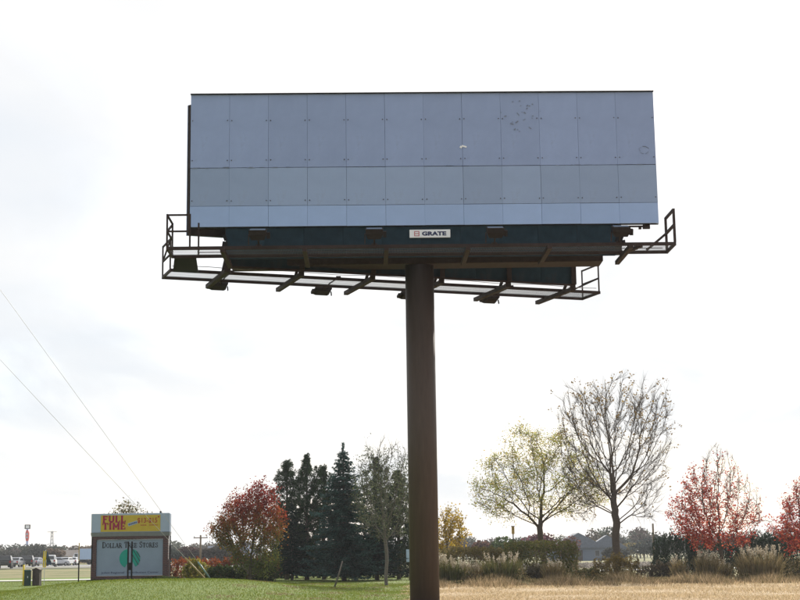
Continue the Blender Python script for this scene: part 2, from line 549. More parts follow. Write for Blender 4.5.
def strip(name, pts_l, pts_r, dz, material, label, cat):
    mb = MB()
    n = len(pts_l)
    vs = []
    for a, b_ in zip(pts_l, pts_r):
        vs += [(a[0], a[1], g1(*a) + dz), (b_[0], b_[1], g1(*b_) + dz)]
    mb.add(vs, [(2 * i, 2 * i + 1, 2 * i + 3, 2 * i + 2) for i in range(n - 1)])
    o = mb.build(name, material)
    return tag(o, label, cat, kind='structure')


xr = np.linspace(-120, 120, 121)
def ry(x): return 127.5 + 0.285 * x if x < 60 else 127.5 + 0.285 * 60 + (x - 60) * .1
strip('driveway', [(x, ry(x) - 2.6) for x in xr], [(x, ry(x) + 2.6) for x in xr], 0.05, 'road_pale', 'pale concrete drive crossing behind the trees', 'road')
xr2 = np.linspace(-260, -14, 60)
strip('highway', [(x, 203.) for x in xr2], [(x, 300.) for x in xr2], 0.06, 'asphalt', 'grey highway with cars behind the roadside sign', 'road')

# ------------------------------------------------------------------ the billboard
PX, PY = 0.645, 47.0
ROOT = Vector((PX, PY, 0))
bb = empty('billboard', ROOT)
tag(bb, 'large blank grey panelled billboard on a single brown steel pole', 'billboard')
FC = Vector((0.816, 44.711, 11.723)); FYAW = R(1.318)
FM = Matrix.Rotation(FYAW, 3, 'Z')
RA = Vector((-6.68, 45.44, 11.70)); RYAW = R(20.0)
RM = Matrix.Rotation(RYAW, 3, 'Z')
W, H = 14.63, 4.27
CWZ = 10.70


def F_(x, y, z): return FC + FM @ Vector((x, y, 0)) + Vector((0, 0, z - FC.z))       # front frame; absolute z
def R_(s_, n, z): return RA + RM @ Vector((s_, n, 0)) + Vector((0, 0, z - RA.z))      # rear frame; n grows away from the camera
def fb(): return MB(ROOT)


# pole
mb = fb()
mb.tube([(PX, PY, -0.3), (PX, PY, 10.86)], 0.466, 48)
po = mb.build('pole', 'pole_brown', bb, True)
for p in po.data.polygons:
    if len(p.vertices) > 4: p.use_smooth = False
mb = fb(); mb.tube([(PX, PY, 0.0), (PX, PY, 0.06)], 0.62, 48); mb.build('base_plate', 'pole_brown', bb)

# front face: backing frame, then the sheets one by one
rng = np.random.default_rng(4)
rnd = random.Random(5)
ff = MB()
ff.box((0, 0.075, H / 2), (W - 0.01, 0.05, H - 0.02))
for k in range(13):
    x = -W / 2 + 0.06 + k * (W - 0.12) / 12
    ff.box((x, 0.15, H / 2), (0.08, 0.1, H - 0.06))
for z in (0.1, 1.4, 2.8, 4.15):
    ff.box((0, 0.25, z), (W - 0.1, 0.1, 0.12))
face = ff.build('front_face', 'steel_dark', bb, loc=FC - ROOT, rot=(0, 0, FYAW))
top = MB(); top.box((0, 0.03, H + 0.012), (W + 0.02, 0.17, 0.024)); top.build('top_trim', 'steel_dark', face)


def panel_mesh(w, h, th=0.03, name='panel'):
    mb_ = MB(); c = 0.003
    # chamfered front sheet
    a, b_ = w / 2, h / 2
    vs = [(-a, th, -b_), (a, th, -b_), (a, th, b_), (-a, th, b_), (-a, c, -b_), (a, c, -b_), (a, c, b_), (-a, c, b_),
          (-a + c, 0, -b_ + c), (a - c, 0, -b_ + c), (a - c, 0, b_ - c), (-a + c, 0, b_ - c)]
    fs = [(3, 2, 1, 0), (8, 9, 10, 11)]
    for k in (0, 4):
        for i in range(4):
            j = (i + 1) % 4
            fs.append((k + i, k + j, k + 4 + j, k + 4 + i))
    mb_.add(vs, fs)
    return mb_.mesh(name)


CWID = W / 12
rows = ((0.0, 0.655, 'panel_pale', 0.004), (0.665, 1.215, 'panel_low', 0.0), (1.895, 2.37, 'panel', 0.0))
meshes = []
for z0, h_, mt, off in rows:
    pm = panel_mesh(CWID - 0.005, h_); pm.materials.append(MATS[mt]); meshes.append(pm)
for (z0, h_, mt, off), pm in zip(rows, meshes):
    for c in range(12):
        x = -W / 2 + CWID * (c + .5)
        # each sheet is seated a little differently
        new_obj('panel', pm, face, (x + rnd.uniform(-.002, .002), 0.010 + off + rnd.uniform(-.002, .002), z0 + h_ / 2 + rnd.uniform(-.003, .003)),
                (R(rnd.uniform(-.15, .15)), R(rnd.uniform(-.05, .05)), R(rnd.uniform(-.25, .25))))
mb = MB()
for c in range(13):
    for z in (0.83, 2.13, 3.42):
        for dx_ in (-.065, .065):
            x = -W / 2 + CWID * c + dx_
            if abs(x) < W / 2:
                mb.tube([(x + rnd.uniform(-.01, .01), 0.012, z + rnd.uniform(-.012, .012)), (x, -0.012, z)], 0.017, 6)
tag(mb.build('panel_bolts', 'bolt', face), kind='stuff')
# a few scuffs with a shape of their own
mb = MB()
mb.box((1.27, -0.0035, 2.52), (0.16, 0.003, 0.05), Matrix.Rotation(.3, 3, 'Y'))
mb.box((1.17, -0.0035, 2.50), (0.07, 0.003, 0.07), Matrix.Rotation(.6, 3, 'Y'))
mb.build('white_scrape', 'white_paint', face)
mb = MB()
for a0, a1 in ((.4, 1.9), (2.3, 3.6), (3.9, 4.6), (5.0, 5.9)):
    ring = [(6.95 + (.15 + .02 * math.sin(5 * a)) * math.cos(a), -0.004, 2.36 + .12 * math.sin(a)) for a in np.linspace(a0, a1, 6)]
    mb.tube(ring, rnd.uniform(.004, .010), 4)
for k in range(26):
    x, z = rnd.gauss(3.1, .38), rnd.gauss(3.55, .35)
    if z < 4.1: mb.box((x, -0.004, z), (rnd.uniform(.02, .12), 0.003, rnd.uniform(.01, .04)), Matrix.Rotation(rnd.uniform(-1, 1), 3, 'Y'))
for k in range(14):
    mb.box((rnd.uniform(-7.2, -5.3), -0.004, 1.888 + rnd.uniform(-.012, .02)), (rnd.uniform(.03, .22), 0.003, rnd.uniform(.008, .022)))
for k in range(10):
    mb.box((rnd.uniform(-7.1, 7.1), -0.004, 4.262), (rnd.uniform(.05, .25), 0.006, 0.02))
for k in range(30):
    mb.box((rnd.uniform(-7.1, 7.1), -0.004, 1.888 + rnd.uniform(-.008, .012)), (rnd.uniform(.04, .3), 0.003, rnd.uniform(.006, .014)))
tag(mb.build('scuff_marks', 'scuff', face), kind='stuff')

# front apron: separate dark sheets
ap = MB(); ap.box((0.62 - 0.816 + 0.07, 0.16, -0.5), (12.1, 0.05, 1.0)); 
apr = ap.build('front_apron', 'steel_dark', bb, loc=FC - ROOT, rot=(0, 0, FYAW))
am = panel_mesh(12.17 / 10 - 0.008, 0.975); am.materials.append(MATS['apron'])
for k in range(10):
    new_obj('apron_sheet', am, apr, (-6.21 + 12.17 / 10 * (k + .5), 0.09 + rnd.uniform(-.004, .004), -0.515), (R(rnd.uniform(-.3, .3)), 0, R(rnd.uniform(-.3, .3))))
mb = MB(); mb.box((0, 0.12, -0.012), (W, 0.10, 0.02)); mb.build('bottom_angle', 'steel_dark', face)
# torn right end of the apron
mb = MB()
for x, z, w_, h_ in ((5.99, -.30, .12, .22), (6.06, -.48, .22, .26), (6.0, -.75, .16, .3), (6.1, -.60, .3, .14)):
    mb.box((x, 0.10, z), (w_, 0.06, h_), Matrix.Rotation(rnd.uniform(-.5, .5), 3, 'Y'))
for z, w_ in ((-.32, .10), (-.55, .16), (-.8, .08)):
    mb.box((-6.23, 0.10, z), (w_, 0.05, .2), Matrix.Rotation(rnd.uniform(-.4, .4), 3, 'Y'))
tag(mb.build('torn_apron_edge', 'steel_dark', apr), kind='stuff')

# small name plate on the apron
npl = MB(); npl.cbox((0, 0, 0), (1.27, 0.03, 0.255), 0.006)
plate = npl.build('name_plate', 'white_paint', bb, loc=F_(0.145, -0.005, 11.455) - ROOT + Vector((0, 0.05, 0)), rot=(0, 0, FYAW))
text_obj('lettering', 'GRATE', 0.2, 'navy_paint', plate, (0.13, -0.018, 0.0), (R(90), 0, 0), fit=(0.76, 0.135), bold=0.010)
mb = MB()
for x0, x1, z0, z1 in ((-.49, -.465, -.08, .08), (-.355, -.33, -.08, .08), (-.465, -.355, .06, .08), (-.465, -.355, -.08, -.06), (-.465, -.355, -.008, .012)):
    mb.box(((x0 + x1) / 2, -0.018, (z0 + z1) / 2), (x1 - x0, 0.006, z1 - z0))
mb.build('emblem', 'red_logo', plate)

# torsion beam on the pole head and cross beams
mb = fb(); mb.cbox((0.55, PY, 11.25), (12.05, 0.92, 0.78), 0.02); mb.build('main_beam', 'steel_brown', bb)
for k in range(6):
    xf = -6.1 + k * 2.44 - .02
    mb = fb()
    mb.bar(F_(xf, 0.3, 11.2), F_(xf, 0.3, 15.6), 0.16, 0.2)
    mb.bar(F_(xf, 0.3, 10.78), F_(xf, 0.3, 11.2), 0.16, 0.2)
    mb.build('front_upright', 'steel_brown', bb)
    s_ = 1.3 + k * 2.44
    mb = fb(); mb.bar(R_(s_, -0.05, 10.74), R_(s_, -0.05, 15.5), 0.16, 0.2); mb.build('rear_upright', 'steel_brown', bb)
    a, c = F_(xf, 0.4, 11.80), R_(s_, -0.15, 11.80)
    mb = fb(); mb.bar(a, c, 0.14, 0.2); mb.build('cross_beam', 'steel_brown', bb)
    mb = fb(); mb.bar(F_(xf, 0.4, 14.6), R_(s_, -0.15, 14.6), 0.12, 0.14); mb.build('cross_beam', 'steel_brown', bb)
    # outriggers that carry the walkways
    mb = fb(); mb.bar(F_(xf, -1.80, CWZ - 0.09), F_(xf, 0.75, CWZ - 0.09), 0.13, 0.12); mb.build('outrigger', 'steel_brown', bb)
    mb = fb()
    mb.bar(R_(s_, 0.05, CWZ - 0.1), R_(s_, 2.95, CWZ - 0.1), 0.15, 0.13)
    mb.bar(R_(s_, 0.05, CWZ - 0.16), R_(s_, 0.05, 11.5), 0.18, 0.16)
    mb.bar(R_(s_, 0.10, CWZ + 0.55), R_(s_, 0.75, CWZ - 0.03), 0.08, 0.08)
    mb.build('outrigger', 'steel_brown', bb)

# rear face and its apron
rf = MB()
rf.box((W / 2, 0.12, H / 2), (W, 0.08, H))
for k in range(13): rf.box((W / 2 - W / 2 + 0.06 + k * (W - .12) / 12, 0.03, H / 2), (0.08, 0.1, H - 0.04))
rface = rf.build('rear_face', 'steel_brown', bb, loc=RA - ROOT, rot=(0, 0, RYAW))
mb = MB(); mb.box((W / 2, 0.19, H / 2), (W + 0.02, 0.05, H + 0.02)); mb.build('rear_skin', 'panel', rface)
rap = MB(); rap.box((7.4, 0.05, -0.49), (12.2, 0.05, 0.98))
rapr = rap.build('rear_apron', 'steel_dark', bb, loc=RA - ROOT, rot=(0, 0, RYAW))
rm = panel_mesh(1.22 - 0.008, 0.98); rm.materials.append(MATS['apron'])
for k in range(10): new_obj('apron_sheet', rm, rapr, (1.3 + 1.22 * (k + .5), -0.012 + rnd.uniform(-.004, .004), -0.49), (R(rnd.uniform(-.3, .3)), 0, 0))
mb = MB(); mb.bar((1.3, -0.03, -0.98), (13.5, -0.03, -0.98), 0.07, 0.06); mb.build('bottom_rail', 'steel_brown', rapr)


def catwalk(fr, x0, x1, yi, yo, name):
    """open grating walkway between two edge channels; fr maps to world"""
    mb_ = fb()
    mb_.bar(fr(x0, yo, CWZ), fr(x1, yo, CWZ), 0.06, 0.10)
    mb_.bar(fr(x0, yi, CWZ), fr(x1, yi, CWZ), 0.06, 0.10)
    for xe in (x0 + .03, x1 - .03): mb_.bar(fr(xe, min(yi, yo) + .03, CWZ), fr(xe, max(yi, yo) - .03, CWZ), 0.06, 0.09)
    cw = mb_.build(name, 'steel_brown', bb)
    # grating: bearing bars and cross rods, real gaps
    gm = fb(); n = int((x1 - x0) / 0.05)
    a, b_ = min(yi, yo) + .04, max(yi, yo) - .04
    for k in range(1, n):
        x = x0 + (x1 - x0) * k / n
        gm.bar(fr(x, a, CWZ + .02), fr(x, b_, CWZ + .02), 0.006, 0.009)
    for k in range(5):
        y = a + (b_ - a) * (k + .5) / 5
        gm.bar(fr(x0 + .05, y, CWZ + .045), fr(x1 - .05, y, CWZ + .042), 0.008, 0.008)
    tag(gm.build('grating', 'grating', cw), kind='stuff')
    return cw


cwf = catwalk(F_, -7.80, 7.46, -0.45, -1.66, 'front_catwalk')
cwr = catwalk(R_, -0.38, 15.03, 0.95, 2.28, 'rear_catwalk')


def rail(name, segs, parent, w=0.05):
    mb_ = fb()
    for a, b_ in segs: mb_.bar(a, b_, w, w)
    return mb_.build(name, 'steel_brown', parent)


Z = CWZ
# left end of the front walkway: gate-like guard rail
o_, i_ = -1.66, -0.45
for x, y in ((-7.78, o_), (-7.78, i_), (-7.10, o_), (-6.98, i_)):
    rail('rail_post', [(F_(x, y, Z + .05), F_(x, y, Z + 1.05))], cwf)
rail('guard_rail', [(F_(-7.78, o_, Z + 1.02), F_(-7.10, o_, Z + 1.02)), (F_(-7.78, o_, Z + .52), F_(-7.10, o_, Z + .52)),
                    (F_(-7.78, o_, Z + 1.02), F_(-7.78, i_, Z + 1.02)), (F_(-7.78, o_, Z + .52), F_(-7.78, i_, Z + .52)),
                    (F_(-7.78, i_, Z + 1.0), F_(-7.78, o_, Z + .52))], cwf)
# right end of the front walkway
for y in (o_, i_): rail('rail_post', [(F_(7.43, y, Z + .05), F_(7.43, y, Z + 1.08))], cwf, 0.07)
rail('guard_rail', [(F_(7.43, o_, Z + 1.05), F_(7.43, i_, Z + 1.05)), (F_(7.43, o_, Z + .58), F_(7.43, i_, Z + .58))], cwf, 0.07)
rail('brace', [(F_(6.80, i_, Z + .06), F_(7.43, i_, Z + .58))], cwf, 0.07)
rail('brace', [(F_(6.05, -.2, Z), F_(6.45, o_ + .2, Z))], cwf, 0.10)
# rear walkway ends
for s_ in (-0.36, 15.0):
    for n_ in (2.25, 0.97): rail('rail_post', [(R_(s_, n_, Z + .05), R_(s_, n_, Z + 1.05))], cwr)
    rail('guard_rail', [(R_(s_, 2.25, Z + 1.02), R_(s_, .97, Z + 1.02)), (R_(s_, 2.25, Z + .52), R_(s_, .97, Z + .52))], cwr)
rail('brace', [(R_(14.6, 2.25, Z + .3), R_(15.0, .97, Z + .52))], cwr, 0.045)
rail('brace', [(R_(-0.36, 2.25, Z + .52), R_(-0.36, .97, Z + 1.02))], cwr, 0.045)
mb = fb(); mb.tube([R_(s_, .98, Z + .16 + .02 * math.sin(s_ * 2.1)) for s_ in np.linspace(-.3, 14.9, 26)], 0.012, 5); mb.build('safety_cable', 'wire', cwr)
mb = fb(); mb.tube([F_(x, -0.42, Z + .13) for x in np.linspace(-7, 7.3, 10)], 0.016, 5); mb.build('conduit', 'steel_brown', cwf)
# solid landing that joins the two walkways at the left
mb = fb()
mb.add([F_(-7.72, -.40, Z - .06), F_(-7.05, -.40, Z - .06), R_(.55, .92, Z - .06), R_(-.28, .92, Z - .06)][::-1] + [F_(-7.72, -.40, Z - .02), F_(-7.05, -.40, Z - .02), R_(.55, .92, Z - .02), R_(-.28, .92, Z - .02)][::-1],
       [(0, 1, 2, 3), (7, 6, 5, 4), (0, 4, 5, 1), (1, 5, 6, 2), (2, 6, 7, 3), (3, 7, 4, 0)])
mb.build('landing', 'steel_dark', bb)
# stub angle under the right end of the face
mb = fb(); mb.bar(F_(5.95, 0.2, 11.66), F_(7.0, 0.2, 11.66), 0.05, 0.05); mb.box(F_(6.95, .2, 11.64), (.22, .1, .12)); mb.box(F_(6.75, .2, 11.62), (.08, .1, .1)); mb.build('stub_angle', 'steel_brown', face)
face_child = bpy.data.objects['stub_angle']; face_child.parent = bb


def floodlight(fr, x, y_in, y_lamp, z, inward):
    """bracket arm reaching out from the walkway, with a flat lamp head aimed back up at the face"""
    root_ = fb()
    a = fr(x, y_in, Z + .05); b_ = fr(x, y_lamp, z)
    root_.tube([a, a.lerp(b_, .5) + Vector((0, 0, .05)), b_], 0.025, 6)
    root_.box(a, (.16, .1, .1))
    arm = root_.build('floodlight_arm', 'steel_brown', bb)
    return b_


def lamp_head(c, yaw, size=(0.46, 0.34, 0.2), tilt=0.35):
    mb_ = MB()
    sx, sy, sz = size
    M = Matrix.Rotation(tilt, 3, 'X')
    # tapered housing
    vs = []
    for z, k in ((-sz / 2, .72), (0, 1.0), (sz / 2, 1.0)):
        for u, v in ((-1, -1), (1, -1), (1, 1), (-1, 1)): vs.append(M @ Vector((u * sx / 2 * k, v * sy / 2 * k, z)))
    fs = [(3, 2, 1, 0), (8, 9, 10, 11)]
    for q in (0, 4):
        for i in range(4):
            j = (i + 1) % 4; fs.append((q + i, q + j, q + 4 + j, q + 4 + i))
    mb_.add(vs, fs)
    mb_.box(M @ Vector((sx * .5 + .05, 0, -.02)), (.1, sy * .5, sz * .6), M)
    h = mb_.build('floodlight', 'lamp_dark', bb, loc=c - ROOT, rot=(0, 0, yaw))
    mg = MB(); mg.box(M @ Vector((0, 0, sz / 2 + .006)), (sx * .88, sy * .88, .008), M); mg.build('lens', 'glass', h)
    ml_ = MB(); ml_.bar(M @ Vector((-sx / 2 - .02, 0, 0)), M @ Vector((-sx / 2 - .02, 0, -sz)), .03, .05); ml_.build('yoke', 'steel_brown', h)
    return h


for x in (-5.05, -1.6, 2.0, 5.75):
    c = floodlight(F_, x, -1.6, -2.0, Z + .22, 1); lamp_head(c + Vector((0, 0, .1)), FYAW, (.52, .36, .3))
for s_ in (1.55, 5.2, 8.35, 11.5):
    c = floodlight(R_, s_ + .1, 1.0, 2.85, Z - .06, -1); lamp_head(c + Vector((0, 0, -.03)), RYAW + math.pi, (.58, .42, .15))

# ------------------------------------------------------------------ roadside brick sign
SY = 88.0
SX0, SX1 = at(91.2, 560, SY).x, at(170.4, 560, SY).x
SC = Vector(((SX0 + SX1) / 2, SY, 0.05))
SW = SX1 - SX0
sg = empty('roadside_sign', SC, R(1.0))
tag(sg, 'brick-framed store sign with yellow hiring banner on its top box', 'sign')
zt = 4.26 - SC.z
Zp = lambda py: at(131, py, SY).z - SC.z
z_head_b, z_soff, z_pan_t, z_pan_b = Zp(532.4), Zp(536.2), Zp(539.3), Zp(575.8)
hw = SW / 2
mb = MB()
pl, pr = at(97, 560, SY).x - SC.x, at(163.3, 560, SY).x - SC.x
mb.box(((-hw + .13 + pl) / 2, 0.0, z_soff / 2), (pl + hw - .13, 0.55, z_soff))                     # left pier
mb.box(((hw - .13 + pr) / 2, 0.0, z_soff / 2), (hw - .13 - pr, 0.55, z_soff))                       # right pier
mb.box(((pl + pr) / 2, 0.003, (z_soff + z_pan_t) / 2), (pr - pl, 0.544, z_soff - z_pan_t))          # lintel
mb.box(((pl + pr) / 2, 0.003, z_pan_b / 2), (pr - pl, 0.544, z_pan_b))                              # plinth
mb.box((-hw + .085, 0, .62), (.09, .5, 1.24)); mb.box((hw - .085, 0, .75), (.09, .5, 1.5))           # low outer courses
mb.build('brick_frame', 'brick_dark', sg)
for x in (-hw + .035, hw - .035):
    mb = MB(); mb.box((x, 0.05, z_soff / 2), (0.07, 0.09, z_soff)); mb.build('steel_post', 'steel_dark', sg)
mb = MB(); mb.box(((pl + pr) / 2, -0.02, (z_pan_t + z_pan_b) / 2), (pr - pl - .02, 0.34, z_pan_t - z_pan_b - .02))
pan = mb.build('sign_panel', 'sign_face', sg)
mb = MB(); mb.cbox((0, 0, (zt + z_head_b) / 2), (SW - .05, 0.62, zt - z_head_b), 0.02); hd = mb.build('header_box', 'sign_white', sg)
mb = MB()
mb.add([(-hw + .01, -.36, z_head_b - .004), (hw - .01, -.36, z_head_b - .004), (hw - .01, .36, z_head_b - .004), (-hw + .01, .36, z_head_b - .004),
        (-hw + .03, -.27, z_soff + .003), (hw - .03, -.27, z_soff + .003), (hw - .03, .27, z_soff + .003), (-hw + .03, .27, z_soff + .003)],
       [(0, 1, 2, 3), (7, 6, 5, 4), (4, 5, 1, 0), (5, 6, 2, 1), (6, 7, 3, 2), (7, 4, 0, 3)])
mb.build('soffit_band', 'fascia_grey', sg)
mb = MB(); mb.box((hw - .62, 0, zt + .06), (.10, .10, .12)); mb.build('light_sensor', 'steel_dark', sg)
PXM = SY / FOC                                               # metres per photo pixel there
def sx(px): return at(px, 560, SY).x - SC.x
b0, b1 = sx(101.2), sx(160.6); bt_, bb_ = Zp(515.2), Zp(531.6)
mb = MB(); mb.box(((b0 + b1) / 2, -0.322, (bt_ + bb_) / 2), (b1 - b0, 0.012, bt_ - bb_)); ban = mb.build('banner', 'banner_yellow', sg)
RX = (R(90), 0, 0)
text_obj('lettering', '$13-$15', .4, 'banner_redorange', ban, (sx(147.6), -0.334, Zp(520.9)), RX, fit=(19.5 * PXM, 5.6 * PXM), bold=0.006)
mb = MB(); mb.tube([(sx(158.7), -.33, Zp(517.2)), (sx(158.7), -.338, Zp(517.2))], .05, 10); mb.build('lettering', 'banner_redorange', ban)
M_ = Matrix.Rotation(R(-17), 3, 'Y')
mb = MB(); mb.box((sx(133), -.333, Zp(523.6)), (9.5 * PXM, .008, 2.9 * PXM), M_); tg = mb.build('slanted_tag', 'sign_white', ban)
mb = MB()
for k in range(7): mb.box(Vector((sx(133), -.339, Zp(523.6))) + M_ @ Vector(((-3.6 + 1.2 * k) * PXM, 0, 0)), (.8 * PXM, .006, 1.5 * PXM), M_)
mb.build('lettering', 'navy_paint', tg)
mb = MB()                                                    # two short lines too small to read
for a, b_ in ((141, 146), (149.5, 158)):
    x = a
    while x < b_:
        w_ = rnd.uniform(.6, 1.0); mb.box((sx(x + w_ / 2), -.332, Zp(525.4)), (w_ * PXM, .006, .9 * PXM)); x += w_ + .35
tag(mb.build('lettering', 'banner_redorange', ban), kind='stuff')

# serif capitals, built stroke by stroke
def arc(cx, cy, rx, ry_, a0, a1, n=9): return [(cx + rx * math.cos(R(a)), cy + ry_ * math.sin(R(a))) for a in np.linspace(a0, a1, n)]
T1, T2 = .215, .105
GL = {
    'D': (.82, [([(.17, 0), (.17, 1)], T1), ([(.17, .96)] + arc(.34, .5, .40, .46, 88, -88) + [(.17, .04)], .13)], [(.17, 0), (.17, 1)]),
    'O': (.86, [(arc(.43, .5, .34, .45, 0, 360, 17), .14)], []),
    'L': (.68, [([(.17, 0), (.17, 1)], T1), ([(.1, .04), (.62, .04)], T2), ([(.6, .0), (.62, .26)], T2)], [(.17, 1), (.17, 0)]),
    'A': (.86, [([(.10, 0), (.43, 1)], T2), ([(.43, 1), (.74, 0)], T1), ([(.22, .34), (.64, .34)], T2)], [(.10, 0), (.74, 0)]),
    'R': (.82, [([(.17, 0), (.17, 1)], T1), ([(.17, .96)] + arc(.36, .74, .26, .22, 88, -88) + [(.17, .52)], .11), ([(.38, .52), (.74, 0)], T1)], [(.17, 0), (.17, 1), (.74, 0)]),
    'T': (.76, [([(.38, 0), (.38, 1)], T1), ([(.04, .96), (.72, .96)], T2), ([(.05, .98), (.04, .72)], T2), ([(.71, .98), (.72, .72)], T2)], [(.38, 0)]),
    'E': (.72, [([(.17, 0), (.17, 1)], T1), ([(.1, .96), (.62, .96)], T2), ([(.17, .5), (.5, .5)], T2), ([(.1, .04), (.64, .04)], T2), ([(.61, .98), (.61, .76)], T2), ([(.63, .0), (.64, .26)], T2), ([(.5, .6), (.5, .4)], T2)], [(.17, 1), (.17, 0)]),
    'S': (.66, [(arc(.33, .74, .22, .22, 30, 270, 9) + arc(.33, .27, .23, .24, 90, -150, 9), .14), ([(.54, .98), (.54, .72)], T2), ([(.10, .02), (.10, .28)], T2)], []),
}


GL['F'] = (.70, [([(.17, 0), (.17, 1)], T1), ([(.1, .93), (.62, .93)], .16), ([(.17, .5), (.52, .5)], .15)], [(.17, 0)])
GL['U'] = (.84, [([(.17, 1), (.17, .35)], T1), ([(.67, 1), (.67, .35)], T1), (arc(.42, .36, .25, .30, 180, 360), .19)], [])
GL['I'] = (.42, [([(.21, 0), (.21, 1)], T1)], [(.21, 0), (.21, 1)])
GL['M'] = (1.0, [([(.17, 0), (.17, 1)], T1), ([(.83, 0), (.83, 1)], T1), ([(.17, .97), (.5, .30)], .17), ([(.83, .97), (.5, .30)], .17)], [(.17, 0), (.83, 0)])


def serif_text(words, x0, x1, zbase, capH, y, parent, material, small=.80, heavy=1.0):
    items = []; x = 0.0
    for wi, w_ in enumerate(words):
        for i, ch in enumerate(w_):
            k = 1.0 if i == 0 else small
            items.append((ch, x, k, wi)); x += (GL[ch][0] + .07) * k
        x += .42
    tot = x - .49
    sxc = (x1 - x0) / tot
    for wi in range(len(words)):
        mb_ = MB(); q = 0
        for ch, gx, k, w2 in items:
            if w2 != wi: continue
            w_, strokes, serifs = GL[ch]
            def P_(u, v): return Vector((x0 + (gx + u * k) * sxc, y - .0004 * (q % 12), zbase + v * k * capH))
            for pts, th in strokes:
                for a, b_ in zip(pts[:-1], pts[1:]):
                    q += 1
                    A, B = P_(*a), P_(*b_); d = (B - A).normalized() * th * sxc * .25
                    mb_.bar(A - d, B + d, .008, th * heavy * (sxc + capH) * .5 * k, up=d.cross(Vector((0, 1, 0))))
            for u, v in serifs:
                q += 1; v2 = v + (.03 if v < .5 else -.03)
                mb_.bar(P_(u - .17, v2), P_(u + .17, v2), .008, .07 * capH)
        mb_.build('lettering', material, parent)


serif_text(['FULL'], sx(103), sx(126), Zp(522.2), 6.1 * PXM, -.334, ban, 'banner_red', 1.0, 1.3)
serif_text(['TIME'], sx(103), sx(126), Zp(529.2), 6.1 * PXM, -.334, ban, 'banner_red', 1.0, 1.3)
pf = -0.02 - 0.17 - 0.006
serif_text(['DOLLAR', 'TREE', 'STORES'], sx(102.6), sx(158.2), Zp(547.6), 5.6 * PXM, pf, pan, 'letter_black')
text_obj('lettering', 'Joliet Regional  Distribution Center', .2, 'navy_paint', pan, ((sx(102.5) + sx(159)) / 2, pf, Zp(572.6)), RX, fit=(56.5 * PXM, 2.5 * PXM), bold=0.0)
# round leaf emblem: solid left half, slanted strokes on the right half
cx, cz, rr = sx(130.3), Zp(558.5), 9.9 * PXM
mb = MB()
poly = [(cx - .10 + rr * .86 * math.cos(R(a)), cz + rr * .92 * math.sin(R(a))) for a in np.linspace(95, 250, 18)] + [(cx - .10, cz - .2)]
mb.prism(poly, pf, pf - .006, lambda u, v, d: (u, d, v)); mb.build('emblem', 'logo_green', pan)
poly = [(cx + .10, cz + rr * .86)] + [(cx + .10 + rr * .86 * math.cos(R(a)), cz + rr * .92 * math.sin(R(a))) for a in np.linspace(78, -62, 18)] + [(cx + .12, cz - .12)]
mb = MB(); mb.prism(poly[::-1], pf, pf - .006, lambda u, v, d: (u, d, v)); mb.build('emblem', 'logo_green', pan)
for k in range(5):                                           # slanted gaps of the right half
    dv = Vector((.52, 0, -.85)); a0 = R(58 - k * 24)
    e1 = Vector((cx + .10 + rr * .86 * math.cos(a0), pf - .009 - .0004 * k, cz + rr * .92 * math.sin(a0) - .02))
    ln_ = 0.0
    while ln_ < .8:
        q_ = e1 - dv * (ln_ + .05)
        if q_.x < cx + .13 or ((q_.x - cx - .10) / (rr * .84)) ** 2 + ((q_.z - cz) / (rr * .90)) ** 2 > 1.02: break
        ln_ += .05
    if ln_ > .08:
        mb = MB(); mb.bar(e1 - dv * ln_, e1, .005, .05, up=(.85, 0, .52)); mb.build('emblem_stroke', 'logo_dark', pan)

# dark twin post in front of the panel
tp = Vector((at(129.9, 560, 84.5).x, 84.5, 0)); tp.z = g1(tp.x, tp.y)
tw = empty('twin_marker_post', tp)
tag(tw, 'dark twin steel post joined at the middle, standing before the sign panel', 'post')
ztop = at(130, 541.5, 84.5).z - tp.z
for x in (-.105, .105):
    mb = MB(); mb.box((x, 0, ztop / 2), (.085, .05, ztop)); mb.build('post', 'steel_dark', tw)
mb = MB(); mb.cbox((0, -.01, ztop * .44), (.26, .08, .42), .01); mb.build('bracket_plate', 'steel_dark', tw)
mb = MB(); mb.box((0, -.02, .04), (.42, .3, .12)); mb.build('footing', 'concrete', tw)

# ------------------------------------------------------------------ guy wires from a utility pole outside the frame
up_ = at(-60, 560, 60); up_.z = g1(up_.x, up_.y)
ut = empty('utility_pole', up_)
tag(ut, 'tall wooden utility pole left of the lawn', 'utility pole')
mb = MB(); mb.tube([(0, 0, -.2), (0, 0, 8), (0, 0, 16.2)], [.19, .16, .12], 14); mb.build('pole', 'wood_pole', ut, True)
mb = MB(); mb.bar((-1.2, -.18, 15.4), (1.2, -.18, 15.4), .1, .12); mb.build('crossarm', 'wood_pole', ut)
for x in (-1.05, 0, 1.05):
    mb = MB(); mb.tube([(x, -.18, 15.46), (x, -.18, 15.6), (x, -.18, 15.68)], [.05, .07, .03], 8); mb.build('insulator', 'fascia_grey', ut)
for (px, py, pyt, gm, k0, lab) in ((214.9, 577, 225, 'guard_teal', .085, 'taut steel guy wire with grey-blue guard tube, the steeper one'),
                                   (211.0, 577, 306, 'guard_tan', .13, 'taut steel guy wire with tan guard tube, the shallower one')):
    a = at(px, py, 86.0); a.z = g1(a.x, a.y) - .02
    if a.z > at(px, py, 86).z: pass
    b_ = at(-60, pyt, 60); b_.x = up_.x
    gw = empty('guy_wire', a); tag(gw, lab, 'wire', 'guy wires')
    d = b_ - a
    mb = MB(); mb.tube([(0, 0, 0), d], .0085, 6); mb.build('cable', 'wire', gw)
    mb = MB(); mb.tube([d * .004, d * k0], .045, 8); mb.build('guard_tube', gm, gw, True)

# ------------------------------------------------------------------ small roadside things at the left
def put(px, Y): 
    p = at(px, 575, Y); return Vector((p.x, Y, g1(p.x, Y)))


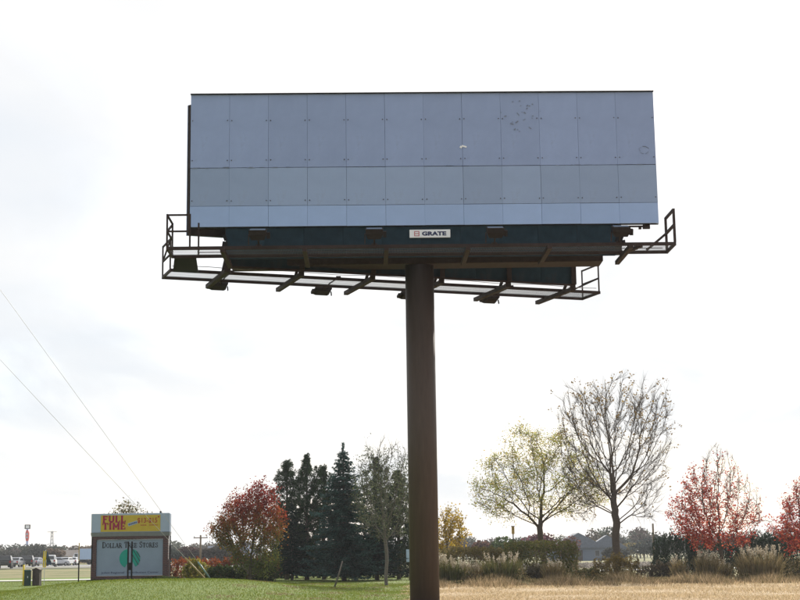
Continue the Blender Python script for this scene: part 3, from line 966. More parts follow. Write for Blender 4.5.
p = put(27.7, 95)
e = empty('utility_pedestal', p, R(8)); tag(e, 'dark green utility pedestal with flat lid at the lawn edge', 'utility box')
h_ = at(27.7, 571, 95).z - p.z
mb = MB(); mb.cbox((0, 0, h_ / 2), (.40, .34, h_), .02); mb.build('cabinet', 'box_green', e)
mb = MB(); mb.cbox((0, 0, h_ + .035), (.45, .39, .075), .02); mb.build('lid', 'logo_dark', e)
mb = MB(); mb.box((.02, -.176, h_ * .6), (.05, .02, .12)); mb.build('latch', 'galv', e)
p = put(37.0, 95.5)
e = empty('utility_pedestal', p, R(-6)); tag(e, 'brown wooden utility box with peaked lid at the lawn edge', 'utility box')
h_ = at(37, 570.4, 95.5).z - p.z
mb = MB(); mb.box((0, 0, h_ / 2), (.46, .40, h_)); mb.build('cabinet', 'box_brown', e)
for k in range(4):
    mb = MB(); mb.box((-.172 + k * .115, -.212, h_ / 2), (.105, .022, h_ - .04)); mb.build('board', 'box_brown', e)
mb = MB(); mb.prism([(-.27, h_), (.27, h_), (.27, h_ + .05), (0, h_ + .17), (-.27, h_ + .05)], -.25, .25, lambda u, v, d: (u, d, v + .002)); mb.build('lid', 'wood_dark', e)
p = put(23.7, 98)
e = empty('marker_post', p); tag(e, 'thin yellow marker post left of the green pedestal', 'post')
h_ = at(23.7, 564.5, 98).z - p.z
mb = MB(); mb.tube([(0, 0, 0), (0, 0, h_)], [.07, .07], 10); mb.build('post', 'marker_yellow', e, True)
mb = MB(); mb.tube([(0, 0, h_), (0, 0, h_ + .05)], [.085, .05], 10); mb.build('cap', 'logo_dark', e)
# feather flag
p = put(44.3, 100)
e = empty('feather_flag', p); tag(e, 'yellow and navy feather flag by the pale drive', 'flag')
zz = lambda py: at(44.3, py, 100).z - p.z
mb = MB(); mb.tube([(0, 0, 0), (0, 0, zz(551.5)), (.06, 0, zz(550.2))], .02, 8); mb.build('pole', 'galv', e)
mb = MB()
vs, fs = [], []
n_ = 10
for i in range(n_ + 1):
    z = zz(567.5) + (zz(551) - zz(567.5)) * i / n_
    y_ = .05 * math.sin(i * .9)
    vs += [(-.11, y_, z), (.09, y_ + .02, z), (-.11, y_ + .012, z), (.09, y_ + .032, z)]
for i in range(n_):
    k = i * 4; fs += [(k, k + 1, k + 5, k + 4), (k + 2, k + 6, k + 7, k + 3), (k, k + 4, k + 6, k + 2), (k + 1, k + 3, k + 7, k + 5)]
mb.add(vs, fs); mb.build('yellow_sleeve', 'marker_yellow', e)
mb = MB()
vs, fs = [], []
for i in range(n_ + 1):
    t_ = i / n_; z = zz(564.0) + (zz(550.3) - zz(564.0)) * t_
    w_ = .10 + .32 * (1 - t_) ** .8
    y_ = .05 * math.sin(i * .9) + .03
    vs += [(.095, y_, z), (w_ + .06, y_ + .06 * math.sin(i * .7), z - .10), (.095, y_ + .012, z), (w_ + .06, y_ + .012 + .06 * math.sin(i * .7), z - .10)]
for i in range(n_):
    k = i * 4; fs += [(k, k + 1, k + 5, k + 4), (k + 2, k + 6, k + 7, k + 3), (k, k + 4, k + 6, k + 2), (k + 1, k + 3, k + 7, k + 5)]
mb.add(vs, fs); mb.build('navy_sail', 'flag_navy', e)
# bare sign post
p = put(78.6, 100)
e = empty('steel_post', p, R(12)); tag(e, 'slim bare post left of the brick sign, pale above and dark below', 'post')
h_ = at(78.6, 543, 100).z - p.z; hm = h_ * .56
mb = MB(); mb.box((0, 0, hm / 2), (.085, .085, hm)); mb.build('lower_sleeve', 'steel_dark', e)
mb = MB(); mb.box((0, 0, (hm + h_) / 2), (.068, .068, h_ - hm)); mb.build('upper_post', 'guard_tan', e)
# light blue sign just left of the billboard pole
p = put(409.2, 98)
e = empty('small_sign', p); tag(e, 'small pale blue sign on a thin stake, half behind the billboard pole', 'sign')
zz2 = lambda py: at(407.5, py, 98).z - p.z
mb = MB(); mb.cbox((0, 0, (zz2(549.5) + zz2(562)) / 2), (.36, .05, zz2(549.5) - zz2(562)), .01); mb.build('board', 'sign_lightblue', e)
mb = MB(); mb.box((0, .05, zz2(552) / 2), (.05, .05, zz2(552))); mb.build('stake', 'wood_dark', e)
# nest box on a post behind the hedge
p = put(514.2, 104)
e = empty('nest_box', p); tag(e, 'brown box on a thin post rising above the hedge', 'nest box')
zz3 = lambda py: at(514.2, py, 104).z - p.z
mb = MB(); mb.cbox((0, 0, (zz3(526.5) + zz3(534)) / 2), (.19, .22, zz3(526.5) - zz3(534)), .01); bx_ = mb.build('box', 'guard_tan', e)
mb = MB(); mb.tube([(0, -.112, zz3(529)), (0, -.118, zz3(529))], .035, 10); mb.build('hole', 'steel_dark', bx_)
mb = MB(); mb.box((0, -.01, zz3(526.5) + .02), (.25, .3, .035)); mb.build('lid', 'wood_dark', bx_)
mb = MB(); mb.tube([(0, 0, 0), (0, 0, zz3(534))], .04, 8); mb.build('post', 'wood_dark', e)
# leaning stick
p = put(334, 76)
e = empty('leaning_stake', p); tag(e, 'thin leaning stake in front of the spruce', 'stake')
d = at(342.5, 561, 76) - p
mb = MB(); mb.tube([(0, 0, -.05), d * .5 + Vector((.03, 0, 0)), d], [.05, .045, .035], 8); mb.build('stake', 'bark_grey', e, True)
mb = MB(); mb.tube([d * .62, d * .62 + Vector((.12, 0, .2))], [.02, .01], 6); mb.build('side_twig', 'bark_grey', e)
# far wooden poles
for px, pyt, Y, arm_, lab in ((200.3, 535, 190, True, 'thin utility pole with a short crossarm beyond the orange hedge'), (655, 523.5, 170, False, 'plain wooden pole behind the dark junipers at right')):
    p = put(px, Y); h_ = at(px, pyt, Y).z - p.z
    e = empty('utility_pole', p); tag(e, lab, 'utility pole')
    mb = MB(); mb.tube([(0, 0, 0), (0, 0, h_)], [.15, .11], 8); mb.build('pole', 'wood_pole', e, True)
    if arm_:
        mb = MB(); mb.bar((-.9, 0, h_ - .35), (.9, 0, h_ - .35), .1, .12); mb.build('crossarm', 'wood_pole', e)
        for x in (-.8, .8):
            mb = MB(); mb.tube([(x, 0, h_ - .29), (x, 0, h_ - .12)], [.06, .04], 6); mb.build('insulator', 'fascia_grey', e)
# tall roadside pylon sign
Y = 560.; p = put(26.2, Y); zq = lambda py: at(26.2, py, Y).z - p.z
e = empty('pylon_sign', p); tag(e, 'tall far pylon sign with white box above a red sign', 'sign')
mb = MB(); mb.tube([(0, 0, 0), (0, 0, zq(525))], .42, 12); mb.build('pole', 'pylon_blue', e, True)
mb = MB(); mb.cbox((0, -.1, (zq(524.6) + zq(529)) / 2), (2.0, .9, zq(524.6) - zq(529)), .06); tb = mb.build('top_box', 'steel_dark', e)
mb = MB(); mb.box((0.1, -.57, (zq(525.3) + zq(528.3)) / 2), (1.35, .05, zq(525.3) - zq(528.3))); mb.build('white_face', 'white_paint', tb)
mb = MB()
za, zb = zq(541), zq(530)
mb.prism([(-.35, za), (.35, za), (.62, za + (zb - za) * .3), (.62, za + (zb - za) * .75), (.3, zb), (-.3, zb), (-.62, za + (zb - za) * .75), (-.62, za + (zb - za) * .3)], -.55, .55, lambda u, v, d: (u, d, v))
rs = mb.build('red_sign', 'pylon_red', e)
mb = MB(); mb.box((0, -.57, (za + zb) / 2 + .5), (.75, .04, .7)); mb.box((0, -.57, (za + zb) / 2 - .7), (.75, .04, .5)); mb.build('white_marks', 'sign_white', rs)
# lattice mast
Y = 700.; p = put(51, Y); h_ = at(51, 531, Y).z - p.z
e = empty('lattice_mast', p); tag(e, 'slender grey lattice mast above the far trees at left', 'mast')
mb = MB()
wb, wt = 1.9, .7
for k in range(4):
    sx_, sy_ = ((-1, -1), (1, -1), (1, 1), (-1, 1))[k]
    mb.bar((sx_ * wb / 2, sy_ * wb / 2, 0), (sx_ * wt / 2, sy_ * wt / 2, h_), .13)
mb.build('legs', 'fascia_grey', e)
mb = MB(); ns = 9
for q in range(ns):
    z0, z1 = h_ * q / ns, h_ * (q + 1) / ns
    w0, w1 = wb + (wt - wb) * q / ns, wb + (wt - wb) * (q + 1) / ns
    for s2 in (-1, 1):
        mb.bar((-w0 / 2, s2 * w0 / 2, z0), (w1 / 2, s2 * w1 / 2, z1), .08); mb.bar((w0 / 2, s2 * w0 / 2, z0), (-w1 / 2, s2 * w1 / 2, z1), .08)
        mb.bar((s2 * w0 / 2, -w0 / 2, z0), (s2 * w1 / 2, w1 / 2, z1), .08)
tag(mb.build('bracing', 'fascia_grey', e), kind='stuff')
mb = MB(); mb.bar((-2.2, 0, h_ - .4), (2.2, 0, h_ - .4), .2); mb.bar((-1.7, 0, h_ * .6), (1.7, 0, h_ * .6), .16); mb.build('crossarm', 'fascia_grey', e)


# ------------------------------------------------------------------ vehicles
def car(name, kind, paint, loc, rz, label, cat):
    """lofted body: cross-sections along the length, with glass, wheels and lights as parts"""
    e_ = empty(name, loc, rz); tag(e_, label, cat, 'vehicles on the highway')
    if kind == 'suv':
        Lg, Wd, hb, ht = 4.7, 1.88, 1.02, 1.74
        prof = [(-2.35, .42), (-2.35, .95), (-2.28, 1.05), (-2.10, 1.66), (-1.95, 1.74), (.55, 1.72), (1.15, 1.10), (2.15, .98), (2.35, .78), (2.35, .42)]
        glass = [(-2.06, 1.10), (-1.95, 1.60), (.48, 1.60), (1.0, 1.10)]
    else:
        Lg, Wd, hb, ht = 4.6, 1.78, .92, 1.45
        prof = [(-2.3, .38), (-2.3, .85), (-2.2, .96), (-1.55, 1.0), (-.95, 1.42), (-.6, 1.46), (.35, 1.43), (1.05, .98), (2.1, .86), (2.3, .68), (2.3, .38)]
        glass = [(-1.45, 1.0), (-.9, 1.34), (.3, 1.34), (.92, .98)]
    mb_ = MB(); n = len(prof)
    ring = []
    for side, k in ((-1, 1), (-1, 0), (1, 0), (1, 1)):
        for (x, z) in prof:
            tk = max(0, (z - hb) / (ht - hb)) * .16
            w2 = Wd / 2 - tk - (0.0 if k == 0 else 0)
            inset = .07 if k == 0 else 0
            ring.append((x * (1 if k else .985), side * (w2 - (0 if k else .07)), z + (0 if k else (.02 if z > .5 else -.02))))
    # sides: outer rings 0 and 3; crown rings 1 and 2
    fs_ = [tuple(range(n - 1, -1, -1)), tuple(range(3 * n, 4 * n))]
    for a in range(3):
        for i in range(n):
            j = (i + 1) % n
            fs_.append((a * n + i, a * n + j, (a + 1) * n + j, (a + 1) * n + i))
    mb_.add(ring, fs_); body = mb_.build('body', paint, e_)
    for s2 in (-1, 1):
        mg = MB()
        pts = [(x, s2 * (Wd / 2 - max(0, (z - hb) / (ht - hb)) * .16 + .006), z) for x, z in glass]
        pts2 = [(x, y - s2 * .02, z) for x, y, z in pts]
        mg.add(pts + pts2, [(0, 1, 2, 3) if s2 < 0 else (3, 2, 1, 0), (0, 4, 5, 1), (1, 5, 6, 2), (2, 6, 7, 3), (3, 7, 4, 0)]); mg.build('side_window', 'glass', e_)
    # rear and front glass lie just outside the slanted body
    def slab(a, b_, w0, w1, nm):
        dx_, dz_ = b_[0] - a[0], b_[1] - a[1]; ln_ = math.hypot(dx_, dz_); nxx, nz_ = -dz_ / ln_ * .03, dx_ / ln_ * .03
        if nz_ < 0: nxx, nz_ = -nxx, -nz_
        mg = MB()
        A = [(a[0] + nxx, -w0, a[1] + nz_), (a[0] + nxx, w0, a[1] + nz_), (b_[0] + nxx, w1, b_[1] + nz_), (b_[0] + nxx, -w1, b_[1] + nz_)]
        B = [(x - nxx * .9, y, z - nz_ * .9) for x, y, z in A]
        mg.add(A + B, [(0, 1, 2, 3), (4, 7, 6, 5), (0, 4, 5, 1), (1, 5, 6, 2), (2, 6, 7, 3), (3, 7, 4, 0)]); mg.build(nm, 'glass', e_)
    if kind == 'suv':
        slab((-2.26, 1.10), (-2.12, 1.60), .74, .66, 'rear_window'); slab((1.10, 1.16), (.62, 1.64), .74, .66, 'windshield')
    else:
        slab((-1.50, 1.04), (-1.02, 1.37), .72, .62, 'rear_window'); slab((1.0, 1.02), (.42, 1.38), .72, .62, 'windshield')
    for x in (-1.42, 1.42):
        for s2 in (-1, 1):
            mt = MB(); mt.tube([(x, s2 * (Wd / 2 - .22), .34), (x, s2 * (Wd / 2 + .01), .34)], .34, 16); wh = mt.build('wheel', 'tyre', e_)
            mt = MB(); mt.tube([(x, s2 * (Wd / 2 + .005), .34), (x, s2 * (Wd / 2 + .022), .34)], .2, 12); mt.build('rim', 'rim', wh)
    for s2 in (-1, 1):
        mt = MB(); mt.box((-Lg / 2 - .005, s2 * (Wd / 2 - .17), hb - .12), (.05, .2, .26)); mt.build('tail_light', 'tail_red', e_)
        mt = MB(); mt.box((Lg / 2 - .06, s2 * (Wd / 2 - .22), hb - .2), (.16, .3, .14)); mt.build('headlight', 'white_paint', e_)
    mt = MB(); mt.box((-Lg / 2 - .03, 0, .5), (.14, Wd - .1, .2)); mt.build('bumper', 'tyre', e_)
    return e_


def road_at(px, Y):
    p = at(px, 575, Y); return Vector((p.x, Y, g1(p.x, Y) + .075))


HD = R(90 - 9)
car('dark_suv', 'suv', 'car_black', road_at(5.0, 206), R(101), 'black SUV nearest the left edge of the picture, seen from behind', 'car')
car('dark_suv', 'suv', 'car_black', road_at(27.3, 232), R(100), 'black SUV behind the green pedestal, seen from behind', 'car')
car('silver_sedan', 'sedan', 'car_silver', road_at(16.5, 228), R(88), 'silver car just right of the leftmost black SUV', 'car')
car('silver_sedan', 'sedan', 'car_silver', road_at(36.5, 262), R(84), 'silver car just right of the black SUV above the pedestals', 'car')
car('white_suv', 'suv', 'car_white', road_at(49.6, 226), R(100), 'white SUV right of the feather flag', 'car')
for k, (px, Y, pm, lb) in enumerate(((56, 262, 'car_silver', 'small silver car second right of the feather flag'), (61.5, 270, 'car_blue', 'blue car in the far row beyond the white SUV'),
                                 (66.5, 268, 'car_white', 'white car in the middle of the far row'), (72.5, 272, 'car_white', 'white car at the right end of the far row, by the slim post'))):
    car('parked_car', 'sedan', pm, road_at(px, Y), R(60 + 12 * k), lb, 'car')
# box trailer truck
p = road_at(84.5, 295)
e = empty('box_truck', p, R(6)); tag(e, 'pale blue box truck parked right of the slim post', 'truck', 'vehicles on the highway')
mb = MB(); mb.cbox((.3, 0, 2.05), (2.7 * 1.05, 2.4, 2.1), .05); mb.build('cargo_box', 'cab_blue', e)
mb = MB(); mb.prism([(-2.5, .55), (-1.15, .55), (-1.15, 2.3), (-1.9, 2.3), (-2.3, 1.5), (-2.5, 1.4)], -1.05, 1.05, lambda u, v, d: (u, d, v)); cb = mb.build('cab', 'car_white', e)
mb = MB(); mb.box((-1.6, -1.06, 1.85), (.6, .03, .6)); mb.build('side_window', 'glass', cb)
mb = MB(); mb.box((-.3, 0, .7), (4.2, 1.0, .35)); mb.build('chassis', 'steel_dark', e)
for x in (-1.8, .9):
    for s2 in (-1, 1):
        mb = MB(); mb.tube([(x, s2 * .8, .45), (x, s2 * 1.08, .45)], .45, 14); mb.build('wheel', 'tyre', e)


# ------------------------------------------------------------------ far houses
def house(px, Y, w, d, wall_h, roof_h, rz, wallm, roofm, label, ridge_x=True):
    p = put(px, Y); e_ = empty('house', p, rz); tag(e_, label, 'house')
    mb_ = MB(); mb_.box((0, 0, wall_h / 2), (w, d, wall_h)); wl = mb_.build('wall', wallm, e_)
    mb_ = MB(); o2 = .4
    if ridge_x: mb_.prism([(-d / 2 - o2, wall_h - .15), (d / 2 + o2, wall_h - .15), (0, wall_h + roof_h)], -w / 2 - o2, w / 2 + o2, lambda u, v, q: (q, u, v + .01))
    else: mb_.prism([(-w / 2 - o2, wall_h - .15), (w / 2 + o2, wall_h - .15), (0, wall_h + roof_h)], -d / 2 - o2, d / 2 + o2, lambda u, v, q: (u, q, v + .01))
    rf_ = mb_.build('roof', roofm, e_)
    mb_ = MB(); mb_.box((w * .22, d * .1, wall_h + roof_h * .62), (.5, .5, roof_h * .5)); mb_.build('chimney', 'brick_dark', rf_)
    for k in range(max(2, int(w / 3))):
        x = -w / 2 + (k + .5) * w / max(2, int(w / 3))
        mb_ = MB(); mb_.box((x, -d / 2 - .02, wall_h * .55), (.95, .06, 1.2)); wn = mb_.build('window', 'fascia_grey', e_)
        mb_ = MB(); mb_.box((x, -d / 2 - .055, wall_h * .55), (.8, .03, 1.05)); mb_.build('pane', 'glass', wn)
    mb_ = MB(); mb_.box((w * .02, -d / 2 - .02, 1.05), (1.0, .06, 2.1)); mb_.build('door', 'wood_dark', e_)


house(231, 250, 7, 7, 1.6, 1.6, R(6), 'shingle_brown', 'shingle', 'low house with dark grey roof seen left of the red and green tree')
house(577, 300, 11, 9, 2.6, 2.9, R(0), 'siding', 'shingle', 'blue-grey gabled house right of the clipped hedge', False)
house(607, 320, 8, 8, 2.6, 2.6, R(-4), 'siding', 'shingle', 'blue-grey gabled house behind the bare tree trunk', False)
house(68, 420, 12, 8, 2.2, 1.6, R(0), 'guard_tan', 'shingle_brown', 'tan far house above the row of cars at left')


# ------------------------------------------------------------------ trees
def sc_grow(A, trunk, step, d_inf, d_kill, bias, rng, iters=220, noise=.12):
    """space colonisation: branches grow towards attractor points A; returns node positions and parents"""
    P = [np.array(p, float) for p in trunk]; par = [-1] + list(range(len(trunk) - 1))
    A = A.copy()
    X = np.array(P)
    D = np.linalg.norm(A[:, None] - X[None], axis=2); near = D.argmin(1); nd = D.min(1)
    b_ = np.array(bias)
    last = {}
    for it in range(iters):
        m_ = nd < d_inf
        if not m_.any(): 
            d_inf *= 1.5
            if d_inf > 30: break
            continue
        dirs = A[m_] - X[near[m_]]; dirs /= np.linalg.norm(dirs, axis=1)[:, None] + 1e-9
        acc = np.zeros_like(X); np.add.at(acc, near[m_], dirs)
        idx = np.unique(near[m_])
        v = acc[idx]; v /= np.linalg.norm(v, axis=1)[:, None] + 1e-9
        v = v + b_ + rng.normal(0, noise, v.shape); v /= np.linalg.norm(v, axis=1)[:, None] + 1e-9
        newp = X[idx] + v * step
        k0 = len(X)
        keep = []
        for q, i_ in enumerate(idx):
            c = last.get(int(i_), 0)
            if c < 5: keep.append(q); last[int(i_)] = c + 1
        if not keep: break
        idx = idx[keep]; newp = newp[keep]
        par += idx.tolist(); X = np.vstack([X, newp])
        Dn = np.linalg.norm(A[:, None] - newp[None], axis=2); j = Dn.argmin(1); dm = Dn.min(1)
        better = dm < nd; nd[better] = dm[better]; near[better] = k0 + j[better]
        al = nd > d_kill
        A, nd, near = A[al], nd[al], near[al]
        if len(A) == 0 or len(X) > 9000: break
    return X, np.array(par)


def smooth_nodes(X, par, it=3):
    n = len(X); k0 = int((par == np.arange(-1, n - 1)).argmin()) if n > 2 else 0
    for _ in range(it):
        S = np.zeros_like(X); c = np.zeros(n)
        np.add.at(S, par[1:], X[1:]); np.add.at(c, par[1:], 1)
        ok = (par >= 0) & (c > 0)
        Y_ = X.copy(); Y_[ok] = .5 * X[ok] + .25 * X[par[ok]] + .25 * S[ok] / c[ok][:, None]
        Y_[:4] = X[:4]; X = Y_
    return X


def radii(X, par, tip, base, ex=2.3):
    n = len(X); r = np.zeros(n); ch = [[] for _ in range(n)]
    for i in range(1, n): ch[par[i]].append(i)
    for i in range(n - 1, -1, -1):
        r[i] = tip ** ex if not ch[i] else sum(r[c] for c in ch[i])
    r = r ** (1 / ex)
    k = math.log(base / tip) / math.log(max(r[0] / tip, 1.01))
    return tip * (r / tip) ** k, ch


def branch_mesh(X, par, r, ch, rmin, rmax):
    mb_ = MB(); done = set()
    start = [(0, None)]
    while start:
        i, pfrom = start.pop()
        chain = ([pfrom] if pfrom is not None else []) + [i]
        j = i
        while ch[j]:
            c = sorted(ch[j], key=lambda q: -r[q])
            for q in c[1:]: start.append((q, j))
            j = c[0]; chain.append(j)
        if len(chain) < 2: continue
        rr_ = [r[c] for c in chain]
        if pfrom is not None: rr_[0] = min(r[pfrom], r[i] * 1.15)
        sel = [k for k in range(len(chain)) if rmin <= r[chain[k]] < rmax or (k + 1 < len(chain) and rmin <= r[chain[k + 1]] < rmax)]
        if len(sel) < 2: continue
        a, b_ = sel[0], sel[-1] + 1
        mx_r = max(rr_[a:b_])
        mb_.tube([X[c] for c in chain[a:b_]], rr_[a:b_], 9 if mx_r > .08 else (5 if mx_r > .03 else 3), cap=False)
    return mb_


def twig_set(X, par, r, rng, rthr, per, ln, spread, up, rad):
    """short tapered twigs on the thin branches: returns pyramids and points along them"""
    sel = np.where((r < rthr) & (par >= 0))[0]
    sel = np.repeat(sel, per)
    d = X[sel] - X[par[sel]]; d /= np.linalg.norm(d, axis=1)[:, None] + 1e-9
    v = d + rng.normal(0, spread, d.shape) + np.array([0, 0, up]); v /= np.linalg.norm(v, axis=1)[:, None] + 1e-9
    l_ = ln * rng.uniform(.4, 1.25, len(sel))[:, None]
    base = X[sel] - d * rng.uniform(0, .2, (len(sel), 1))
    mid = base + v * l_ * .5 + rng.normal(0, .03, v.shape); tip = base + v * l_ + rng.normal(0, .06, v.shape) + np.array([0, 0, .04])
    o_ = np.cross(v, rng.normal(size=v.shape)); o_ /= np.linalg.norm(o_, axis=1)[:, None] + 1e-9
    q_ = np.cross(v, o_)
    tri = []
    for a, b_ in ((o_, -.5 * o_ + .87 * q_), (-.5 * o_ + .87 * q_, -.5 * o_ - .87 * q_), (-.5 * o_ - .87 * q_, o_)):
        tri.append(np.stack([base + a * rad, base + b_ * rad, mid + b_ * rad * .7, mid + a * rad * .7], 1))
        tri.append(np.stack([mid + a * rad * .7, mid + b_ * rad * .7, tip, tip], 1))
    return np.concatenate(tri), base, mid, tip


def ellip(rng, n, c, rad, shell=.5):
    v = rng.normal(size=(n, 3)); v /= np.linalg.norm(v, axis=1)[:, None]
    return np.array(c) + v * np.array(rad) * (rng.uniform(0, 1, n) ** (1 / 3 * shell * 1.2))[:, None]


def tree(name, loc, label, attract, trunk_h, base_r, seed, leaf_fn, step=.28, dk=.5, di=2.5, bias=(0, 0, .25), lean=(0, 0), barkm='bark',
         twig=(1, .45, .5, .3, .009), rthr=.02, tip=.009, noise=.12, leafm='leaf', group=None):
    rng_ = np.random.default_rng(seed)
    e_ = empty(name, loc); tag(e_, label, 'tree', group)
    nst = max(3, int(trunk_h / step))
    tr = [(lean[0] * (k / nst) ** 1.5 + .04 * math.sin(k * .7 + seed), lean[1] * k / nst + .03 * math.cos(k * .9), -.15 + (trunk_h + .15) * k / nst) for k in range(nst + 1)]
    X, par = sc_grow(attract(rng_), tr, step, di, dk, bias, rng_, noise=noise)
    X = smooth_nodes(X, par)
    r, ch = radii(X, par, tip, base_r)
    tmb = branch_mesh(X, par, r, ch, 0, 9)
    tmb.build('trunk', barkm, e_, True)
    per, ln, spread, up, rad = twig
    tw_, base, mid, tp_ = twig_set(X, par, r, rng_, rthr, per, ln, spread, up, rad)
    me_ = quads_mesh('twigs', tw_, 4); me_.materials.append(MATS[barkm]); new_obj('twigs', me_, e_)
    LV, LC = leaf_fn(rng_, base, mid, tp_, X)
    if LV is not None and len(LV):
        me_ = quads_mesh('crown', LV, 4, LC); me_.materials.append(MATS[leafm]); new_obj('crown', me_, e_)
    return e_


def scatter_leaves(rng_, pts, per, sprd, size, cols, jit=.25, flat=.2, aspect=.62, w=None):
    P = np.repeat(pts, per, 0); P = P + rng_.normal(0, sprd, P.shape)
    C = pick(rng_, len(P), cols, jit, w)
    return leaves(P, size, rng_, C, aspect, flat), C


YG = [(.27, .26, .06), (.21, .23, .055), (.34, .28, .07), (.15, .17, .045), (.29, .21, .07)]
# --- spreading yellow-green tree behind the hedge
LY = 97.0
def loc_att(rng_):
    a = ellip(rng_, 1500, (-.5, 0, 6.4), (4.4, 3.8, 3.6), .75)
    b2 = ellip(rng_, 260, (-3.3, 0, 5.2), (1.5, 2.2, 1.3), .8)
    c2 = ellip(rng_, 220, (3.1, 0, 5.6), (1.4, 2.2, 1.5), .8)
    a = np.vstack([a, b2, c2])
    d_ = np.hypot(a[:, 0], a[:, 1]); top = 10.1 - .035 * (a[:, 0] - .3) ** 2
    gap = np.sin(a[:, 0] * 1.5 + .8) * np.sin(a[:, 2] * 1.7 + .4) + .6 * np.sin(a[:, 0] * 2.9 + a[:, 2] * 1.3 + a[:, 1] * .8)
    top = top - .9 * np.clip(np.sin(a[:, 0] * 1.9 + .5), 0, 1) - 1.3 * np.clip(-a[:, 0] - 2.2, 0, 2)
    a = a[(gap > -.75)]; d_ = d_[gap > -.75]; top = top[gap > -.75]
    return a[(a[:, 2] > 3.5 + .15 * d_ - .5 * (d_ > 2.6)) & (a[:, 2] < top)]
def loc_leaf(rng_, base, mid, tp_, X):
    pts = np.vstack([tp_, mid]); lay = .5 + .5 * np.sin(pts[:, 2] * 4.2 + 1.3 * np.sin(pts[:, 0] * 1.3) + np.sin(pts[:, 1] * 1.7)); pts = pts[rng_.uniform(0, 1, len(pts)) < .25 + .75 * lay]
    return scatter_leaves(rng_, pts, 9, .18, .115, YG, .3, .35, .55)
tree('spreading_tree', put(545, LY), 'broad spreading tree with thin yellow-green leaves behind the clipped hedge', loc_att, 2.5, .19, 11, loc_leaf, step=.26, dk=.52, bias=(0, 0, .12), lean=(-.2, 0), twig=(2, .55, .6, .1, .009), leafm='leaf_thin', rthr=.022)

# --- tall, nearly bare tree
BY = 92.0
def bare_att(rng_):
    n = 2300
    z = 3.2 + 9.0 * rng_.uniform(0, 1, n) ** .75
    ang = rng_.uniform(0, 2 * np.pi, n)
    z = 3.2 + (z - 3.2) * (.90 + .10 * np.sin(3 * ang + .5) + .05 * np.sin(7 * ang))
    h = (z - 3.2) / 9.0
    wd = np.where(h < .2, 2.9, 3.0 + .65 * np.sin(np.clip((h - .1), 0, 1) * 2.9))
    lim = .86 + .14 * rng_.uniform(0, 1, n); wd = wd * np.where(h > lim, np.clip(1 - (h - lim) * 3.0, .35, 1), 1)
    q = np.sqrt(rng_.uniform(.05, 1, n))
    x = wd * q * np.cos(ang) * 1.02 + .1 * (z - 6) * .5; y = wd * q * np.sin(ang)
    low = (z < 4.6) & (np.abs(x) < 1.3)
    return np.stack([x, y, z], 1)[~low]
def bare_leaf(rng_, base, mid, tp_, X):
    hi = tp_[(tp_[:, 2] > 8.6) & (rng_.uniform(0, 1, len(tp_)) < .10)]
    lo = tp_[(tp_[:, 2] <= 8.6) & (rng_.uniform(0, 1, len(tp_)) < .035)]
    return scatter_leaves(rng_, np.vstack([hi, lo]), 5, .10, .14, [(.20, .13, .05), (.16, .11, .05), (.24, .17, .06)], .3)
tree('bare_tree', put(617.5, BY), 'tall nearly bare tree with upswept branches, the tallest tree', bare_att, 5.2, .235, 23, bare_leaf, step=.24, dk=.40, di=1.7, bias=(0, 0, .70), twig=(3, .85, .30, .30, .008), rthr=.022, tip=.008, noise=.07)

# --- red maples at the right
def maple_att(rng_, k=1.0):
    n = 1500
    z = 1.7 + 6.2 * rng_.uniform(0, 1, n)
    h = (z - 1.7) / 6.2
    wd = np.where(h < .22, 1.7 + 5.2 * h, 2.85 * (1 - ((h - .22) / .78) ** 1.7) + .25)
    ang = rng_.uniform(0, 2 * np.pi, n); q = rng_.uniform(.05, 1, n) ** .55
    return np.stack([wd * q * np.cos(ang) - .15 * (1 - h), wd * q * np.sin(ang), z], 1) * k
REDS = [(.38, .045, .035), (.30, .035, .03), (.42, .09, .05), (.45, .15, .08), (.24, .035, .03)]
def maple_leaf(rng_, base, mid, tp_, X):
    pts = np.vstack([tp_, mid])
    h = pts[:, 2] / 7.9
    clump = .5 + .5 * np.sin(pts[:, 0] * 3.1 + 1) * np.sin(pts[:, 2] * 3.7) * np.sin(pts[:, 1] * 2.9 + 2)
    pr = np.clip(.95 - 1.05 * np.clip(h - .32, 0, 1) * 1.75 - .17 * pts[:, 0], .06, .98) * (.2 + .9 * clump) * .95
    pts = pts[rng_.uniform(0, 1, len(pts)) < pr]
    V_, C_ = scatter_leaves(rng_, pts, 5, .12, .12, REDS, .3, .35)
    return V_, C_
tree('red_maple', put(723, 88), 'red-leaved maple with bare upper twigs, standing among dark junipers', maple_att, 1.7, .12, 31, maple_leaf, step=.2, dk=.34, di=1.6, bias=(0, 0, .3), twig=(3, .45, .5, .3, .007), rthr=.018, tip=.007, group='red maples')
tree('red_maple', put(815, 88), 'red-leaved maple cut off by the right edge of the picture', lambda g_: maple_att(g_, .80), 1.5, .11, 37, maple_leaf, step=.2, dk=.36, di=1.6, bias=(0, 0, .3), twig=(3, .42, .5, .3, .007), rthr=.018, tip=.007, group='red maples')

